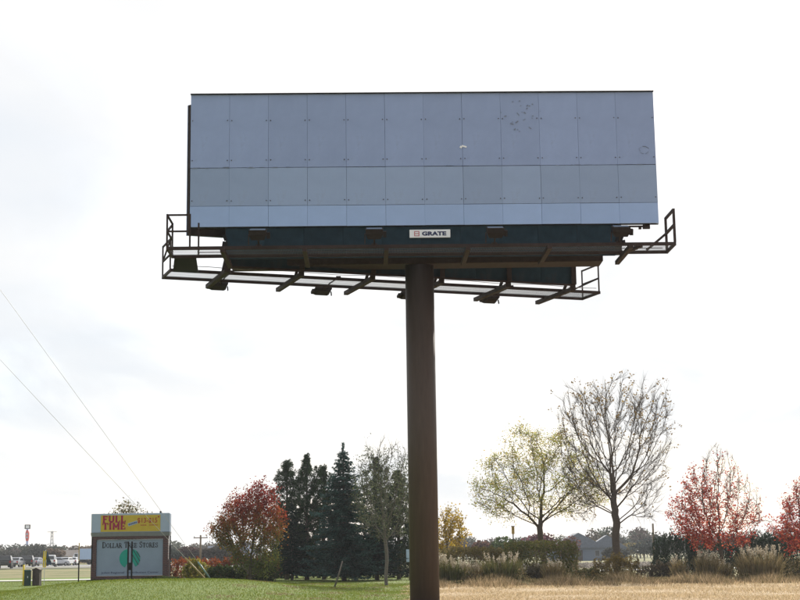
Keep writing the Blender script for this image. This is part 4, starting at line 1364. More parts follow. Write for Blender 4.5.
# --- dense tree turning red, left of the conifers
def turn_att(rng_):
    a = ellip(rng_, 1100, (0.05, 0, 3.15), (1.95, 1.8, 2.0), .7); b2 = ellip(rng_, 350, (.55, 0, 4.5), (1.05, 1.0, 1.25), .7)
    c2 = ellip(rng_, 200, (-1.5, 0, 2.9), (.8, 1.0, .9), .7)
    d2 = ellip(rng_, 260, (.3, 0, 1.3), (1.5, 1.3, 1.0), .8); a = np.vstack([a, b2, c2, d2]); return a[a[:, 2] > .35]
def turn_leaf(rng_, base, mid, tp_, X):
    pts = np.vstack([tp_, mid]); P = np.repeat(pts, 9, 0) + rng_.normal(0, .14, (len(pts) * 9, 3)); P[:, 2] = np.maximum(P[:, 2], .1)
    t_ = np.clip((P[:, 2] - 1.6) / 3.4 + .13 * np.sin(P[:, 0] * 4 + P[:, 1] * 3) + rng_.normal(0, .14, len(P)), 0, 1)
    stops = np.array([(.085, .105, .028), (.17, .125, .03), (.23, .095, .03), (.25, .05, .028), (.20, .028, .024)])
    f_ = t_ * 3.999; i_ = f_.astype(int); fr_ = (f_ - i_)[:, None]
    C = (stops[i_] * (1 - fr_) + stops[i_ + 1] * fr_) * rng_.uniform(.6, 1.25, (len(P), 1))
    return leaves(P, .11, rng_, C, .65, .2), C
tree('turning_tree', put(250, 84), 'dense round tree with red top and green base, left of the dark pines', turn_att, .5, .11, 41, turn_leaf, step=.2, dk=.36, di=1.5, bias=(0, 0, .2), twig=(2, .42, .55, .25, .008), rthr=.02)

# --- thin grey-green tree in front of the conifers
def thin_att(rng_):
    a = ellip(rng_, 1300, (0.0, 0, 5.0), (1.9, 1.7, 2.9), .8); return a[a[:, 2] > 2.3]
def thin_leaf(rng_, base, mid, tp_, X):
    pts = np.vstack([tp_, mid]); low = np.clip(1.15 - (pts[:, 2] - 4.0) / 3.2, .03, .8)
    pts = pts[rng_.uniform(0, 1, len(pts)) < low]
    return scatter_leaves(rng_, pts, 5, .14, .09, [(.075, .09, .05), (.10, .105, .06), (.06, .075, .05)], .3)
tree('thin_tree', put(386.5, 79), 'slender grey-green tree with a pale trunk beside the billboard pole', thin_att, 2.2, .095, 53, thin_leaf, step=.2, dk=.34, di=1.6, bias=(0, 0, .45), barkm='bark_grey', twig=(2, .45, .45, .35, .008), rthr=.02, leafm='leaf_thin')

# --- small yellow tree right of the pole
def yel_att(rng_): 
    a = ellip(rng_, 500, (0, 0, 3.0), (1.35, 1.2, 1.75), .8); return a[a[:, 2] > 1.4]
tree('yellow_tree', put(450, 101), 'small tree with yellow leaves just right of the billboard pole', yel_att, 1.2, .07, 61,
     lambda g_, b2, m2, t2, X2: scatter_leaves(g_, np.vstack([t2, m2]), 4, .14, .14, [(.42, .27, .03), (.34, .22, .03), (.26, .2, .04), (.45, .33, .05)], .3), step=.2, dk=.34, di=1.5, twig=(2, .4, .5, .25, .008))
# --- tree behind the sign (only its top shows)
def top_att(rng_):
    a = ellip(rng_, 500, (0, 0, 4.2), (1.7, 1.5, 1.7), .8); return a
tree('small_tree', put(126, 112), 'tree top showing just above the yellow sign banner', top_att, 2.4, .1, 67,
     lambda g_, b2, m2, t2, X2: scatter_leaves(g_, np.vstack([t2, m2]), 3, .16, .15, [(.12, .11, .045), (.15, .11, .05), (.09, .095, .04)], .3), step=.22, dk=.4, di=1.6, twig=(2, .45, .55, .2, .009))


# ------------------------------------------------------------------ conifers
def spruce(loc, h, rad, seed, label, cols, name='spruce', droop=.25, dens=1.0, prof=1.0, up=0.0, group='dark conifers'):
    rng_ = np.random.default_rng(seed); e_ = empty(name, loc); tag(e_, label, 'tree', group)
    mb_ = MB(); mb_.tube([(0, 0, -.1), (.03, .02, h * .5), (0, 0, h * .98)], [.02 * h, .012 * h, .012], 8)
    PT, DR = [], []
    z = .55
    while z < h * .985:
        t_ = z / h
        Lb = rad * max((1 - t_) ** prof, .02) * rng_.uniform(.82, 1.15)
        nb = int(5 + 5 * (1 - t_))
        a0 = rng_.uniform(0, 6.28)
        for k in range(nb):
            az = a0 + 6.283 * k / nb + rng_.normal(0, .2)
            L_ = Lb * rng_.uniform(.68, 1.18)
            rise = up + rng_.normal(0, .08)
            n = max(2, int(L_ / .13))
            q = np.linspace(0, 1, n + 1)
            x = L_ * q; zz_ = z + L_ * (rise * q - droop * q * q + .30 * droop * q ** 3 + .14 * q ** 4)
            pts = np.stack([np.cos(az) * x, np.sin(az) * x, zz_], 1)
            if L_ > .5: mb_.tube(pts[::max(1, n // 3)], list(np.linspace(.022, .006, len(pts[::max(1, n // 3)]))), 3, cap=False)
            for p_, qq in zip(pts[1:], q[1:]):
                wsp = .05 + .30 * L_ * (1 - qq) * .55
                m_ = max(1, int((4 + 9 * (1 - qq) * min(L_, 1.6)) * dens))
                side = rng_.uniform(-1, 1, (m_, 1)) * wsp
                pp = p_ + np.array([[-math.sin(az), math.cos(az), 0]]) * side + rng_.normal(0, .035, (m_, 3))
                pp[:, 2] -= np.abs(side[:, 0]) * .25
                dd = np.array([math.cos(az), math.sin(az), rise - droop * .4]) + np.array([[-math.sin(az), math.cos(az), 0]]) * np.sign(side) * .8 + rng_.normal(0, .35, (m_, 3))
                PT.append(pp); DR.append(dd)
        z += rng_.uniform(.10, .19) * (1 + .3 * (1 - t_))
    for z in np.arange(h * .55, h * 1.03, .025):                 # needles on the leader
        m_ = 4; v = rng_.normal(size=(m_, 3)) + np.array([0, 0, .9]); PT.append(np.array([[0, 0, z]]) + rng_.normal(0, .02, (m_, 3))); DR.append(v)
    P = np.vstack(PT); D_ = np.vstack(DR); D_ /= np.linalg.norm(D_, axis=1)[:, None]
    n = len(P)
    o_ = np.cross(D_, rng_.normal(size=D_.shape)); o_ /= np.linalg.norm(o_, axis=1)[:, None] + 1e-9
    ln = rng_.uniform(.10, .22, (n, 1)); wd = rng_.uniform(.02, .045, (n, 1))
    Vq = np.stack([P, P + D_ * ln * .45 + o_ * wd, P + D_ * ln, P + D_ * ln * .45 - o_ * wd], 1)
    C = pick(rng_, n, cols, .3)
    mb_.build('trunk', 'bark', e_, True)
    me_ = quads_mesh('crown', Vq, 4, C); me_.materials.append(MATS['needle']); new_obj('crown', me_, e_)
    return e_


def pine(loc, h, rad, seed, label, cols, group='dark conifers', lean=0.0):
    """open pine: branches carry round tufts of long needles"""
    rng_ = np.random.default_rng(seed); e_ = empty('pine', loc); tag(e_, label, 'tree', group)
    mb_ = MB(); mb_.tube([(0, 0, -.1), (lean * .3, .02, h * .5), (lean, 0, h * .97)], [.021 * h, .014 * h, .02], 8)
    TC, TR = [], []
    z = .5
    while z < h:
        t_ = z / h
        Lb = rad * max(1 - t_ ** 1.7, .08)
        nb = int(rng_.integers(4, 6)); a0 = rng_.uniform(0, 6.28)
        for k in range(nb):
            az = a0 + 6.283 * k / nb + rng_.normal(0, .3); L_ = Lb * rng_.uniform(.4, 1.35)
            rise = .2 + .55 * t_ + rng_.normal(0, .12)
            q = np.linspace(0, 1, 5); cx_ = lean * t_
            pts = np.stack([cx_ + np.cos(az) * L_ * q, np.sin(az) * L_ * q, z + L_ * (rise * q + .40 * q ** 3)], 1)
            mb_.tube(pts, list(np.linspace(.035, .01, 5)), 4, cap=False)
            nt_ = max(2, int(L_ / .17))
            for s2 in np.linspace(.35, 1.0, nt_):
                c = pts[0] + (pts[-1] - pts[0]) * s2 + rng_.normal(0, .10, 3); c[2] += .22 * s2 ** 3
                TC.append(c); TR.append(rng_.uniform(.15, .25))
            for u_ in range(3): TC.append(pts[-1] + np.array([rng_.normal(0, .04), rng_.normal(0, .04), .12 + .13 * u_])); TR.append(.19 - .035 * u_)
        z += rng_.uniform(.3, .46)
    for u_ in range(7): TC.append(np.array([lean + rng_.normal(0, .03), 0, h - .5 + .13 * u_])); TR.append(.30 - .03 * u_)
    Ps, Ds = [], []
    for c, r_ in zip(TC, TR):
        m_ = 30; v = rng_.normal(size=(m_, 3)) + np.array([0, 0, .55]); v /= np.linalg.norm(v, axis=1)[:, None]
        Ps.append(np.repeat(c[None], m_, 0) + v * .03 - np.array([0, 0, .05])); Ds.append(v * r_ * rng_.uniform(.7, 1.25, (m_, 1)))
    P = np.vstack(Ps); D_ = np.vstack(Ds)
    o_ = np.cross(D_, rng_.normal(size=D_.shape)); o_ /= np.linalg.norm(o_, axis=1)[:, None] + 1e-9
    wd = .020
    Vq = np.stack([P, P + D_ * .5 + o_ * wd, P + D_, P + D_ * .5 - o_ * wd], 1)
    mb_.build('trunk', 'bark', e_, True)
    me_ = quads_mesh('crown', Vq, 4, pick(rng_, len(P), cols, .3)); me_.materials.append(MATS['needle']); new_obj('crown', me_, e_)


PINE = [(.034, .056, .028), (.044, .068, .032), (.024, .042, .024)]
SPR = [(.036, .074, .066), (.050, .094, .084), (.026, .054, .048)]
pine(put(287, 101), 7.7, 1.95, 71, 'dark green pine next to the red-topped tree', PINE)
pine(put(307, 100), 8.0, 1.8, 72, 'dark green pine with a tall narrow top, left of the blue-green spruce', PINE)
pine(put(324, 102), 7.3, 1.8, 79, 'dark green pine mostly hidden behind the blue-green spruce', PINE)
spruce(put(344, 96), 8.5, 3.0, 73, 'large blue-green spruce, widest of the dark conifers', SPR, prof=.80, dens=2.2)
pine(put(377, 101), 7.9, 1.8, 74, 'dark pine behind the slender grey-green tree', [(.028, .045, .030), (.036, .052, .034), (.02, .034, .024)])
pine(put(399, 102), 7.0, 1.8, 75, 'dark pine half hidden by the billboard pole', PINE)
spruce(put(378, 98), 4.7, 2.2, 76, 'low dark spruce behind the slender tree trunk', [(.016, .030, .028), (.022, .04, .035)], prof=.75)
spruce(put(292, 98), 4.8, 2.1, 77, 'low dark spruce at the foot of the pines', [(.014, .028, .022), (.02, .036, .028)], prof=.75)


# ------------------------------------------------------------------ shrubs, hedges, tall grasses
def shrub(name, loc, size, n, leaf, cols, seed, label, cat='shrub', boxy=2.5, group=None, leafm='leaf', aspect=.6, topw=None, up=False, w=None, bumpy=.14):
    """leaf mass filling an uneven super-ellipsoid, on a few stems"""
    rng_ = np.random.default_rng(seed); e_ = empty(name, loc); tag(e_, label, cat, group)
    sx_, sy_, sz_ = size
    u = rng_.uniform(-1, 1, (n * 3, 3)); rr_ = (np.abs(u) ** boxy).sum(1) ** (1 / boxy)
    u = u[(rr_ < 1) & (rr_ > .55)][:n]; rr_ = (np.abs(u) ** boxy).sum(1) ** (1 / boxy)
    bump = 1 + bumpy * (np.sin(u[:, 0] * sx_ * 3.3 + seed) * np.sin(u[:, 1] * 3 + 1) + .8 * np.sin(u[:, 0] * sx_ * 7.1 + 2) * np.sin(u[:, 2] * 5))
    P = u * np.array([sx_ / 2, sy_ / 2, sz_ / 2]) * bump[:, None]; P[:, 2] = np.clip(P[:, 2] + sz_ / 2, .03, None)
    C = pick(rng_, len(P), cols, .3, w)
    if up:
        a = np.stack([rng_.normal(0, .35, len(P)), rng_.normal(0, .35, len(P)), np.ones(len(P))], 1) + P * np.array([.3, .3, 0]) / max(sx_, .5)
        a /= np.linalg.norm(a, axis=1)[:, None]; b2 = np.cross(a, rng_.normal(size=a.shape)); b2 /= np.linalg.norm(b2, axis=1)[:, None]
        s_ = leaf * rng_.uniform(.6, 1.4, (len(P), 1))
        Vq = np.stack([P - a * s_ * .5, P + b2 * s_ * aspect * .5, P + a * s_ * .5, P - b2 * s_ * aspect * .5], 1)
    else:
        Vq = leaves(P, leaf, rng_, C, aspect, .1)
    me_ = quads_mesh('foliage', Vq, 4, C); me_.materials.append(MATS[leafm]); new_obj('foliage', me_, e_)
    mb_ = MB()
    for k in range(max(5, int(sx_ * 3))):
        x0 = rng_.uniform(-.42, .42) * sx_; y0 = rng_.uniform(-.2, .2) * sy_
        mb_.tube([(x0, y0, -.05), (x0 * 1.05 + rng_.normal(0, .05), y0 * 1.2, sz_ * .45), (x0 * 1.1 + rng_.normal(0, .1), y0 * 1.4, sz_ * .82)], [.025, .018, .006], 4, cap=False)
    mb_.build('stems', 'bark', e_)
    return e_


def mid(px0, px1, Y):
    a, b_ = at(px0, 575, Y).x, at(px1, 575, Y).x
    return Vector(((a + b_) / 2, Y, g1((a + b_) / 2, Y))), b_ - a


HEDGE = [(.105, .112, .036), (.13, .122, .042), (.088, .10, .032), (.145, .118, .05)]
c, w_ = mid(440, 506, 90); shrub('clipped_hedge', c, (w_ + .3, 2.0, 2.05), 13000, .10, [(.14, .112, .048), (.12, .108, .042), (.155, .12, .055)], 101, 'brownish clipped hedge beside the billboard pole', 'hedge', 5, bumpy=.05)
c, w_ = mid(506, 577, 89); shrub('clipped_hedge', c, (w_ + .2, 2.2, 2.35), 16000, .10, HEDGE, 102, 'green-brown clipped hedge under the spreading tree', 'hedge', 6, bumpy=.05)
# junipers
JUN = [(.032, .048, .034), (.042, .060, .040), (.022, .036, .026)]
c, w_ = mid(652, 704, 93); shrub('juniper', c, (w_, 2.0, 2.75), 9000, .14, JUN, 103, 'dark juniper left of the red maple', 'shrub', 2.6, leafm='needle', aspect=.35, up=True, bumpy=.2)
c, w_ = mid(690, 745, 94); shrub('juniper', c, (w_, 2.0, 2.2), 8000, .14, JUN, 104, 'low dark juniper directly under the red maple', 'shrub', 2.6, leafm='needle', aspect=.35, up=True, bumpy=.2)
c, w_ = mid(738, 792, 93); shrub('juniper', c, (w_, 2.0, 2.7), 9000, .14, JUN, 105, 'dark juniper right of the red maple', 'shrub', 2.6, leafm='needle', aspect=.35, up=True, bumpy=.2)
c, w_ = mid(776, 840, 95); shrub('juniper', c, (w_, 2.2, 2.8), 9000, .14, JUN, 106, 'dark juniper at the right edge of the picture', 'shrub', 2.6, leafm='needle', aspect=.35, up=True, bumpy=.2)
# dark yews behind the conifers
for k, (a, b_, Y, hh, lb) in enumerate(((262, 305, 107, 2.1, 'dark shrub behind the red-topped tree trunk'), (300, 352, 109, 2.3, 'dark shrub behind the leaning stake'), (345, 392, 109, 2.3, 'dark shrub behind the slender tree trunk'), (384, 418, 110, 2.4, 'dark shrub at the left of the billboard pole'))):
    c, w_ = mid(a, b_, Y); shrub('yew', c, (w_ + .3, 1.8, hh), 5500, .14, [(.02, .032, .022), (.03, .044, .028)], 110 + k, lb, 'shrub', 3, leafm='needle', group='dark yews behind the conifers')
# orange hedge and shrubs right of the sign
c, w_ = mid(166, 222, 92); shrub('orange_hedge', c, (w_, 1.2, 1.45), 7000, .10, [(.24, .055, .022), (.20, .045, .022), (.28, .085, .03), (.13, .06, .025)], 120, 'orange-red hedge right of the brick sign', 'hedge', 4)
c, w_ = mid(214, 276, 93); shrub('orange_hedge', c, (w_, 1.2, 1.5), 7000, .10, [(.20, .05, .022), (.16, .05, .022), (.23, .07, .03), (.10, .06, .025)], 121, 'orange-red hedge behind the red-topped tree', 'hedge', 4)
c, w_ = mid(182, 209, 88); shrub('yellow_shrub', c, (w_, 1.1, 1.45), 3000, .12, [(.20, .19, .03), (.14, .15, .03), (.26, .21, .04)], 122, 'loose yellow-green shrub at the foot of the guy wires', 'shrub', 2.0, leafm='leaf_thin', bumpy=.25)
c, w_ = mid(205, 242, 86.5); shrub('green_shrub', c, (w_, 1.3, 1.1), 4200, .11, [(.035, .055, .02), (.05, .065, .022), (.028, .042, .018)], 123, 'dark green shrub right of the guy wire anchors', 'shrub', 2.4)
c, w_ = mid(236, 280, 86); shrub('green_shrub', c, (w_, 1.4, 1.35), 5200, .11, [(.030, .045, .018), (.042, .055, .02), (.022, .034, .016)], 124, 'dark green shrub under the red-topped tree', 'shrub', 2.4)
c, w_ = mid(86, 112, 86.3); shrub('low_hedge', c, (w_, .7, .42), 2200, .09, [(.05, .07, .02), (.035, .05, .018)], 125, 'low green planting at the left foot of the sign', 'hedge', 3)
c, w_ = mid(110, 146, 86.5); shrub('low_hedge', c, (w_, .7, .36), 2600, .09, [(.035, .05, .018), (.025, .04, .016)], 126, 'low dark planting before the middle of the sign', 'hedge', 3)
c, w_ = mid(142, 180, 86.3); shrub('low_hedge', c, (w_, .7, .5), 2800, .09, [(.06, .085, .022), (.045, .06, .02)], 127, 'low green planting at the right foot of the sign', 'hedge', 3)
# brown wild shrubs along the field edge
BRN = [(.11, .085, .04), (.085, .075, .032), (.14, .10, .05), (.065, .065, .028)]
for k, (a, b_, Y, hh, lb, cc) in enumerate(((596, 640, 84, 1.5, 'brown wild shrub at the foot of the bare tree', [(.15, .105, .035), (.11, .085, .03), (.19, .14, .045)]),
                                          (640, 690, 83, 1.0, 'low grey-brown shrub left of the red maple', [(.075, .06, .045), (.095, .07, .05), (.06, .055, .035)]),
                                          (522, 560, 84, .95, 'low grey-brown shrub in front of the clipped hedge', [(.11, .09, .06), (.08, .07, .045)]),
                                          (696, 726, 83, 1.2, 'brown shrub in front of the red maple', [(.10, .08, .05), (.08, .065, .04), (.13, .10, .06)]),
                                          (575, 603, 85, .75, 'low green-brown shrub right of the clipped hedge', [(.085, .08, .03), (.065, .065, .028)]),
                                          (776, 815, 83, 1.0, 'brown shrub at the right edge of the field', BRN))):
    c, w_ = mid(a, b_, Y); shrub('wild_shrub', c, (w_, 1.3, hh), 6500, .11, cc, 140 + k, lb, 'shrub', 2.1, 'wild shrubs along the field edge', leafm='leaf', bumpy=.25, aspect=.4)


def plume_grass(loc, wd, h, seed, label, nb=420, np_=26, green=False):
    rng_ = np.random.default_rng(seed); e_ = empty('plume_grass', loc); tag(e_, label, 'ornamental grass', 'plume grasses along the field edge')
    cols = [(.10, .105, .035), (.075, .085, .028), (.14, .12, .05)] if green else [(.19, .14, .07), (.13, .11, .05), (.24, .18, .09)]
    segs = []; CC = []
    ax = rng_.uniform(-.5, .5, nb) * wd; ay = rng_.uniform(-.3, .3, nb) * wd * .8
    hh = h * .82 * rng_.uniform(.55, 1.1, nb)
    ox = ax * .35 + rng_.normal(0, .16, nb) * hh; oy = ay * .35 + rng_.normal(0, .16, nb) * hh
    az = rng_.uniform(0, 6.28, nb); s_ = np.stack([np.cos(az), np.sin(az), az * 0], 1) * .013
    b0 = np.stack([ax, ay, az * 0], 1); m0 = b0 + np.stack([ox * .35, oy * .35, hh * .62], 1); t0 = b0 + np.stack([ox, oy, hh], 1)
    V_ = np.concatenate([np.stack([b0 - s_, b0 + s_, m0 + s_, m0 - s_], 1), np.stack([m0 - s_, m0 + s_, t0 + s_ * .2, t0 - s_ * .2], 1)])
    C_ = pick(rng_, nb, cols, .3); C_ = np.concatenate([C_, C_])
    me_ = quads_mesh('blades', V_, 4, C_); me_.materials.append(MATS['blade']); new_obj('blades', me_, e_)
    # stalks with feathery heads
    VS, VP = [], []
    for k in range(np_):
        x, y = rng_.uniform(-.42, .42) * wd, rng_.uniform(-.25, .25) * wd
        hz = h * rng_.uniform(.82, 1.08); tx, ty = x * 1.25 + rng_.normal(0, .07), y * 1.2 + rng_.normal(0, .07)
        a, b_ = np.array([x, y, 0]), np.array([tx, ty, hz]); d2 = np.array([.008, 0, 0])
        VS.append(np.stack([a - d2, a + d2, b_ + d2 * .5, b_ - d2 * .5]))
        m_ = 34; q = rng_.uniform(0, 1, (m_, 1)); pp = b_ - (b_ - a) / hz * q * .30 + rng_.normal(0, .035, (m_, 3)) * (1.15 - q * .5)
        VP.append(leaves(pp, .075, rng_, None, .4, 0))
    VS = np.array(VS); VP = np.concatenate(VP)
    V2 = np.concatenate([VS, VP]); C2 = np.concatenate([pick(rng_, len(VS), [(.22, .17, .09)], .2), pick(rng_, len(VP), [(.46, .40, .31), (.38, .32, .24), (.52, .47, .38)], .2)])
    me_ = quads_mesh('plumes', V2, 4, C2); me_.materials.append(MATS['blade']); new_obj('plumes', me_, e_)


for k, (px, Y, wd, h, gr, npl_, lb) in enumerate((
        (446, 81, .9, 1.55, True, 20, 'green plume grass touching the right side of the billboard pole'),
        (458, 80.5, .8, 1.3, True, 16, 'green plume grass second from the billboard pole'),
        (477, 81, 1.1, 1.2, False, 14, 'tan plume grass in front of the brownish hedge'),
        (502, 80.5, 1.7, 1.6, True, 30, 'wide green plume grass in front of the hedge middle'),
        (553, 81, .9, 1.25, False, 12, 'small tan plume grass before the right part of the hedge'),
        (760, 80, 2.0, 1.75, False, 44, 'wide tan plume grass right of the red maple trunk'),
        (708, 80.5, 1.0, 1.6, False, 18, 'tan plume grass left of the red maple trunk'),
        (678, 80.5, .5, 1.35, False, 6, 'thin tan plume grass in front of the left juniper'),
        (719, 81.5, 1.1, 1.1, False, 12, 'low tan plume grass at the red maple trunk'))):
    plume_grass(put(px, Y), wd, h, 200 + k, lb, int(330 * wd + 120), npl_, gr)

# weeds along the back edge of the dry field (nobody could count them)
rng_ = np.random.default_rng(300)
n = 24000
x = rng_.uniform(1.5, 30, n); y = 76.6 + rng_.normal(0, 1, n) * 1.9 + 1.3 * np.sin(x * .7) + .9 * np.sin(x * 2.3 + 1) + 1.2 * (rng_.uniform(0, 1, n) < .12) * rng_.normal(0, 3, n)
h_ = .46 * (.2 + 1.1 * np.abs(np.sin(x * .9 + .6) * np.sin(x * .37 + y * .4)))
P = np.stack([x, y, gz(x, y)], 1)
Vt = blades(P, h_, .03, rng_, .4)
wp = (.30 * np.sin(x * 1.3 + 2) * np.sin(x * .41 + y * .5) + .25 * np.sin(x * 3.1 + y))[:, None]
me = quads_mesh('dry_weeds', Vt, 3, np.clip(pick(rng_, n, [(.25, .18, .105), (.17, .13, .07), (.36, .27, .17), (.13, .105, .055)], .35) * (1 + wp), 0, 1)); me.materials.append(MATS['blade'])
tag(new_obj('dry_weeds', me), 'tangle of dry brown weeds along the back of the field', 'weeds', kind='stuff')
# taller dead forbs in patches
n = 16000
x = rng_.uniform(2, 31, n); y = 80 + rng_.normal(0, 1, n) * 1.3
hmax = .25 + .95 * np.clip(np.sin(x * 1.7 + 1.1) * np.sin(x * .53 + .4) + .35 * np.sin(x * 4.3), 0, 1)
zf = hmax * rng_.uniform(0, 1, n) ** .7
P = np.stack([x, y, gz(x, y) + zf], 1)
patch = (np.sin(x * 1.1) + .6 * np.sin(x * 2.7 + 1))[:, None]
cb = pick(rng_, n, [(.16, .115, .06), (.11, .095, .045), (.22, .165, .095), (.085, .085, .035)], .3) * (1 + .22 * patch)
me = quads_mesh('dead_forbs', leaves(P, .10, rng_, None, .35, -.6), 4, np.clip(cb, 0, 1)); me.materials.append(MATS['blade'])
tag(new_obj('dead_forbs', me), 'patchy dead brown forbs behind the dry weeds', 'weeds', kind='stuff')
# dry field stubble
n = 60000
y = 46 + 32 * rng_.uniform(0, 1, n) ** 1.2; x = rng_.uniform(-1, 1, n) * 0 + (.3 + rng_.uniform(0, 1, n) * (y * .32 + 3))
x = x + .8 * np.sin(y * .9) * .6
P = np.stack([x, y, gz(x, y)], 1)
Vt = blades(P, .075 * (1 + .7 * np.sin(x * .8) * np.sin(y * .6)), .028, rng_, .6)
me = quads_mesh('dry_grass', Vt, 3, pick(rng_, n, [(.50, .39, .25), (.58, .47, .31), (.40, .30, .18), (.32, .25, .14)], .2)); me.materials.append(MATS['blade'])
tag(new_obj('dry_grass', me), 'short dry tan grass covering the field right of the pole', 'grass', kind='stuff')
# lawn blades over the rise
n = 144000
y = 47 + 40 * rng_.uniform(0, 1, n) ** 1.1; x = -22 + (23 + .0 * y) * rng_.uniform(0, 1, n)
n2 = 34000; y[:n2] = rng_.uniform(84, 118, n2); x[:n2] = rng_.uniform(-36, 2, n2)
P = np.stack([x, y, gz(x, y)], 1)
Vt = blades(P, .055, .022, rng_, .5)
cg = pick(rng_, n, [(.125, .165, .020), (.155, .195, .028), (.095, .135, .018), (.20, .215, .05)], .25)
br = (np.sin(x * 1.7 + .5) * np.sin(y * .8 + 1) > .55) & (x > -8) & (rng_.uniform(0, 1, n) < .7)
cg[br] = pick(rng_, int(br.sum()), [(.19, .13, .065), (.14, .10, .05)], .25)
me = quads_mesh('lawn_grass', Vt, 3, cg); me.materials.append(MATS['blade'])
tag(new_obj('lawn_grass', me), 'short green lawn grass over the low rise at left', 'grass', kind='stuff')


# ------------------------------------------------------------------ far trees
def far_crowns(spots, seed, leaf, per, name, label):
    """a far belt of woodland that reads as one mass"""
    rng_ = np.random.default_rng(seed); VV, CC = [], []
    mb_ = MB()
    for (x, y, h, w, colr) in spots:
        z0 = g1(x, y); n = int(per * (h * w / 40) ** .7)
        k = 5
        for q in range(k):
            cxx = x + rng_.normal(0, w * .2); czz = z0 + h * rng_.uniform(.38, .72); rr_ = rng_.uniform(.45, .75)
            P = ellip(rng_, n // k, (cxx, y + rng_.normal(0, w * .15), czz), (w * .5 * rr_, w * .45 * rr_, h * .42 * rr_), .45)
            P[:, 2] = np.clip(P[:, 2], z0 + .2, z0 + h)
            c = pick(rng_, len(P), [colr], .35); VV.append(leaves(P, leaf, rng_, c, .7, .2)); CC.append(c)
        mb_.tube([(x, y, z0), (x, y, z0 + h * .7)], [h * .025, h * .008], 5, cap=False)
    me_ = quads_mesh(name, np.concatenate(VV), 4, np.concatenate(CC)); me_.materials.append(MATS['leaf'])
    o = new_obj(name, me_); tag(o, label, 'woodland', kind='stuff')
    tk = mb_.build('trunks', 'bark', o)
    tag(tk, kind='stuff')
    return o


PAL = [(.065, .07, .05), (.08, .065, .05), (.05, .06, .045), (.10, .075, .05), (.07, .055, .055), (.055, .065, .06)]
rng_ = np.random.default_rng(410)
spots = []
for px in np.arange(-40, 250, 3.2):
    Y = rng_.uniform(430, 560); p = at(px, 560, Y)
    spots.append((p.x, Y, rng_.uniform(4.2, 7.0), rng_.uniform(5, 9), PAL[rng_.integers(6)]))
far_crowns(spots, 411, .75, 420, 'far_wood', 'low grey-green far woodland along the horizon at left')
spots = []
for px in np.arange(440, 850, 3.4):
    Y = rng_.uniform(360, 480); p = at(px, 560, Y)
    spots.append((p.x, Y, rng_.uniform(4.0, 7.4) * (1.25 if 595 < px < 650 else 1), rng_.uniform(5, 9), PAL[rng_.integers(6)]))
far_crowns(spots, 412, .6, 420, 'far_wood', 'grey-green far woodland along the horizon at right')


def far_tree(px, pyt, Y, w, colr, seed, label, leaf=.42, n=1500):
    p = put(px, Y); h = at(px, pyt, Y).z - p.z
    rng2 = np.random.default_rng(seed); e_ = empty('far_tree', p); tag(e_, label, 'tree', 'far trees')
    VV, CC = [], []
    for q in range(7):
        c0 = (rng2.normal(0, w * .18), rng2.normal(0, w * .15), h * rng2.uniform(.42, .72)); rr_ = rng2.uniform(.45, .75)
        P = ellip(rng2, n // 7, c0, (w * .55 * rr_, w * .5 * rr_, h * .42 * rr_), .5); P[:, 2] = np.clip(P[:, 2], .2, h)
        c = pick(rng2, len(P), [colr, tuple(v * .75 for v in colr)], .3); VV.append(leaves(P, leaf, rng2, c, .7, .2)); CC.append(c)
    mb_ = MB(); mb_.tube([(0, 0, -.1), (.05, 0, h * .4), (0, 0, h * .8)], [h * .028, h * .02, h * .006], 6, cap=False)
    for q in range(5): 
        a = q * 1.26; mb_.tube([(0, 0, h * .3), (w * .25 * math.cos(a), w * .25 * math.sin(a), h * .62)], [h * .014, h * .005], 4, cap=False)
    mb_.build('trunk', 'bark', e_)
    me_ = quads_mesh('crown', np.concatenate(VV), 4, np.concatenate(CC)); me_.materials.append(MATS['leaf']); new_obj('crown', me_, e_)


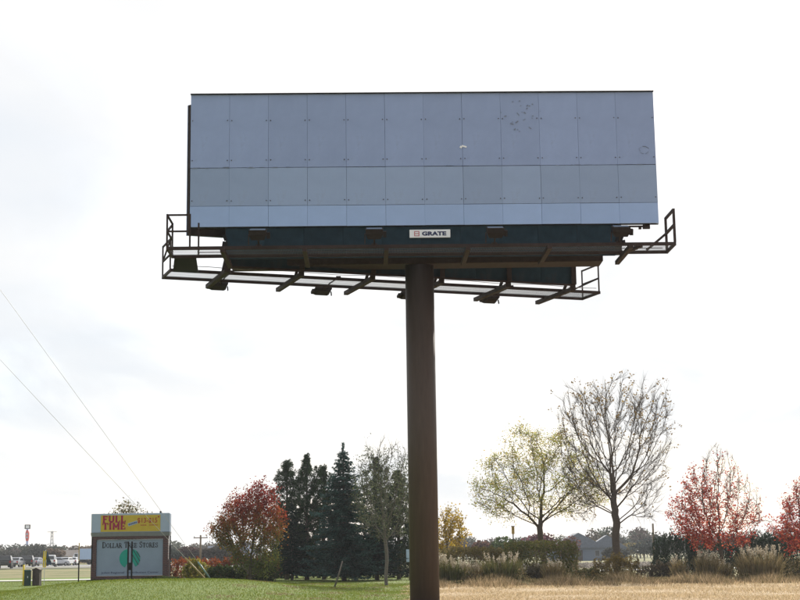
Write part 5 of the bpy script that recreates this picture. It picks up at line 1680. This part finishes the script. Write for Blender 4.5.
for k, (px, pyt, Y, w, cl, lb) in enumerate((
        (36, 542.5, 340, 7.5, (.055, .06, .055), 'far tree just right of the pylon sign'),
        (44, 545, 345, 5.5, (.05, .055, .05), 'far tree behind the feather flag'),
        (54, 548, 330, 3.6, (.12, .085, .06), 'narrow brown far tree right of the feather flag'),
        (30, 546, 350, 6, (.05, .06, .05), 'far tree behind the black SUV by the pedestal'),
        (8, 549, 350, 7, (.06, .06, .055), 'far tree above the leftmost black SUV'),
        (84, 555, 380, 5, (.10, .10, .09), 'small bare-looking far tree above the box truck'),
        (174, 547, 230, 4.2, (.045, .055, .05), 'dark far tree just right of the sign'),
        (191, 545.5, 240, 4.6, (.075, .045, .045), 'purplish far tree left of the thin utility pole'),
        (209, 545, 240, 5, (.06, .05, .045), 'dark far tree right of the thin utility pole'),
        (222, 544, 235, 4.6, (.055, .05, .04), 'dark far tree touching the red-topped tree'),
        (499, 536, 180, 4.4, (.06, .085, .03), 'green tree top above the hedge, left of the nest box'),
        (486, 539, 190, 4.0, (.10, .06, .05), 'brownish tree top above the brownish hedge'),
        (537, 531, 210, 5.4, (.11, .045, .06), 'purple-red tree top above the hedge, right of the nest box'),
        (521, 538, 190, 3.6, (.05, .06, .03), 'dark green tree top between the nest box and the purple tree'),
        (569, 536, 240, 4.0, (.11, .055, .05), 'reddish far tree at the right end of the hedge'),
        (592, 539, 330, 7.5, (.16, .13, .05), 'yellowish far tree left of the bare trunk'),
        (632, 540, 330, 8, (.17, .14, .06), 'yellowish far tree right of the bare trunk'),
        (645, 536, 270, 6.4, (.05, .06, .06), 'blue-grey far tree left of the junipers'),
        (617, 546, 255, 4.4, (.06, .065, .06), 'blue-grey far tree behind the bare trunk'))):
    far_tree(px, pyt, Y, w, cl, 500 + k, lb)
# pale rough strip of ground cover beyond the drive at the right
n = 14000
x = rng_.uniform(5, 62, n); y = rng_.uniform(150, 200, n)
P = np.stack([x, y, gz(x, y) + .3 * rng_.uniform(0, 1, n)], 1)
me = quads_mesh('grey_brush', leaves(P, .34, rng_, None, .5, 0), 4, pick(rng_, n, [(.20, .18, .17), (.14, .13, .125), (.27, .24, .22)], .25)); me.materials.append(MATS['blade'])
tag(new_obj('grey_brush', me), 'grey low brush on the ground beyond the drive', 'brush', kind='stuff')


# ------------------------------------------------------------------ thin autumn haze
hz = bpy.data.materials.new('haze'); hz.use_nodes = True
t = hz.node_tree; t.nodes.clear()
o = t.nodes.new('ShaderNodeOutputMaterial'); pv = t.nodes.new('ShaderNodeVolumePrincipled')
pv.inputs['Color'].default_value = (0.86, 0.90, 0.96, 1); pv.inputs['Density'].default_value = 0.0002
pv.inputs['Anisotropy'].default_value = 0.2
t.links.new(pv.outputs[0], o.inputs['Volume'])
mb = MB(); mb.box((0, 1850, 9.5), (6200, 4500, 21)); MATS['haze'] = hz
tag(mb.build('haze', 'haze'), 'thin pale autumn haze over the whole field', 'haze', kind='stuff')
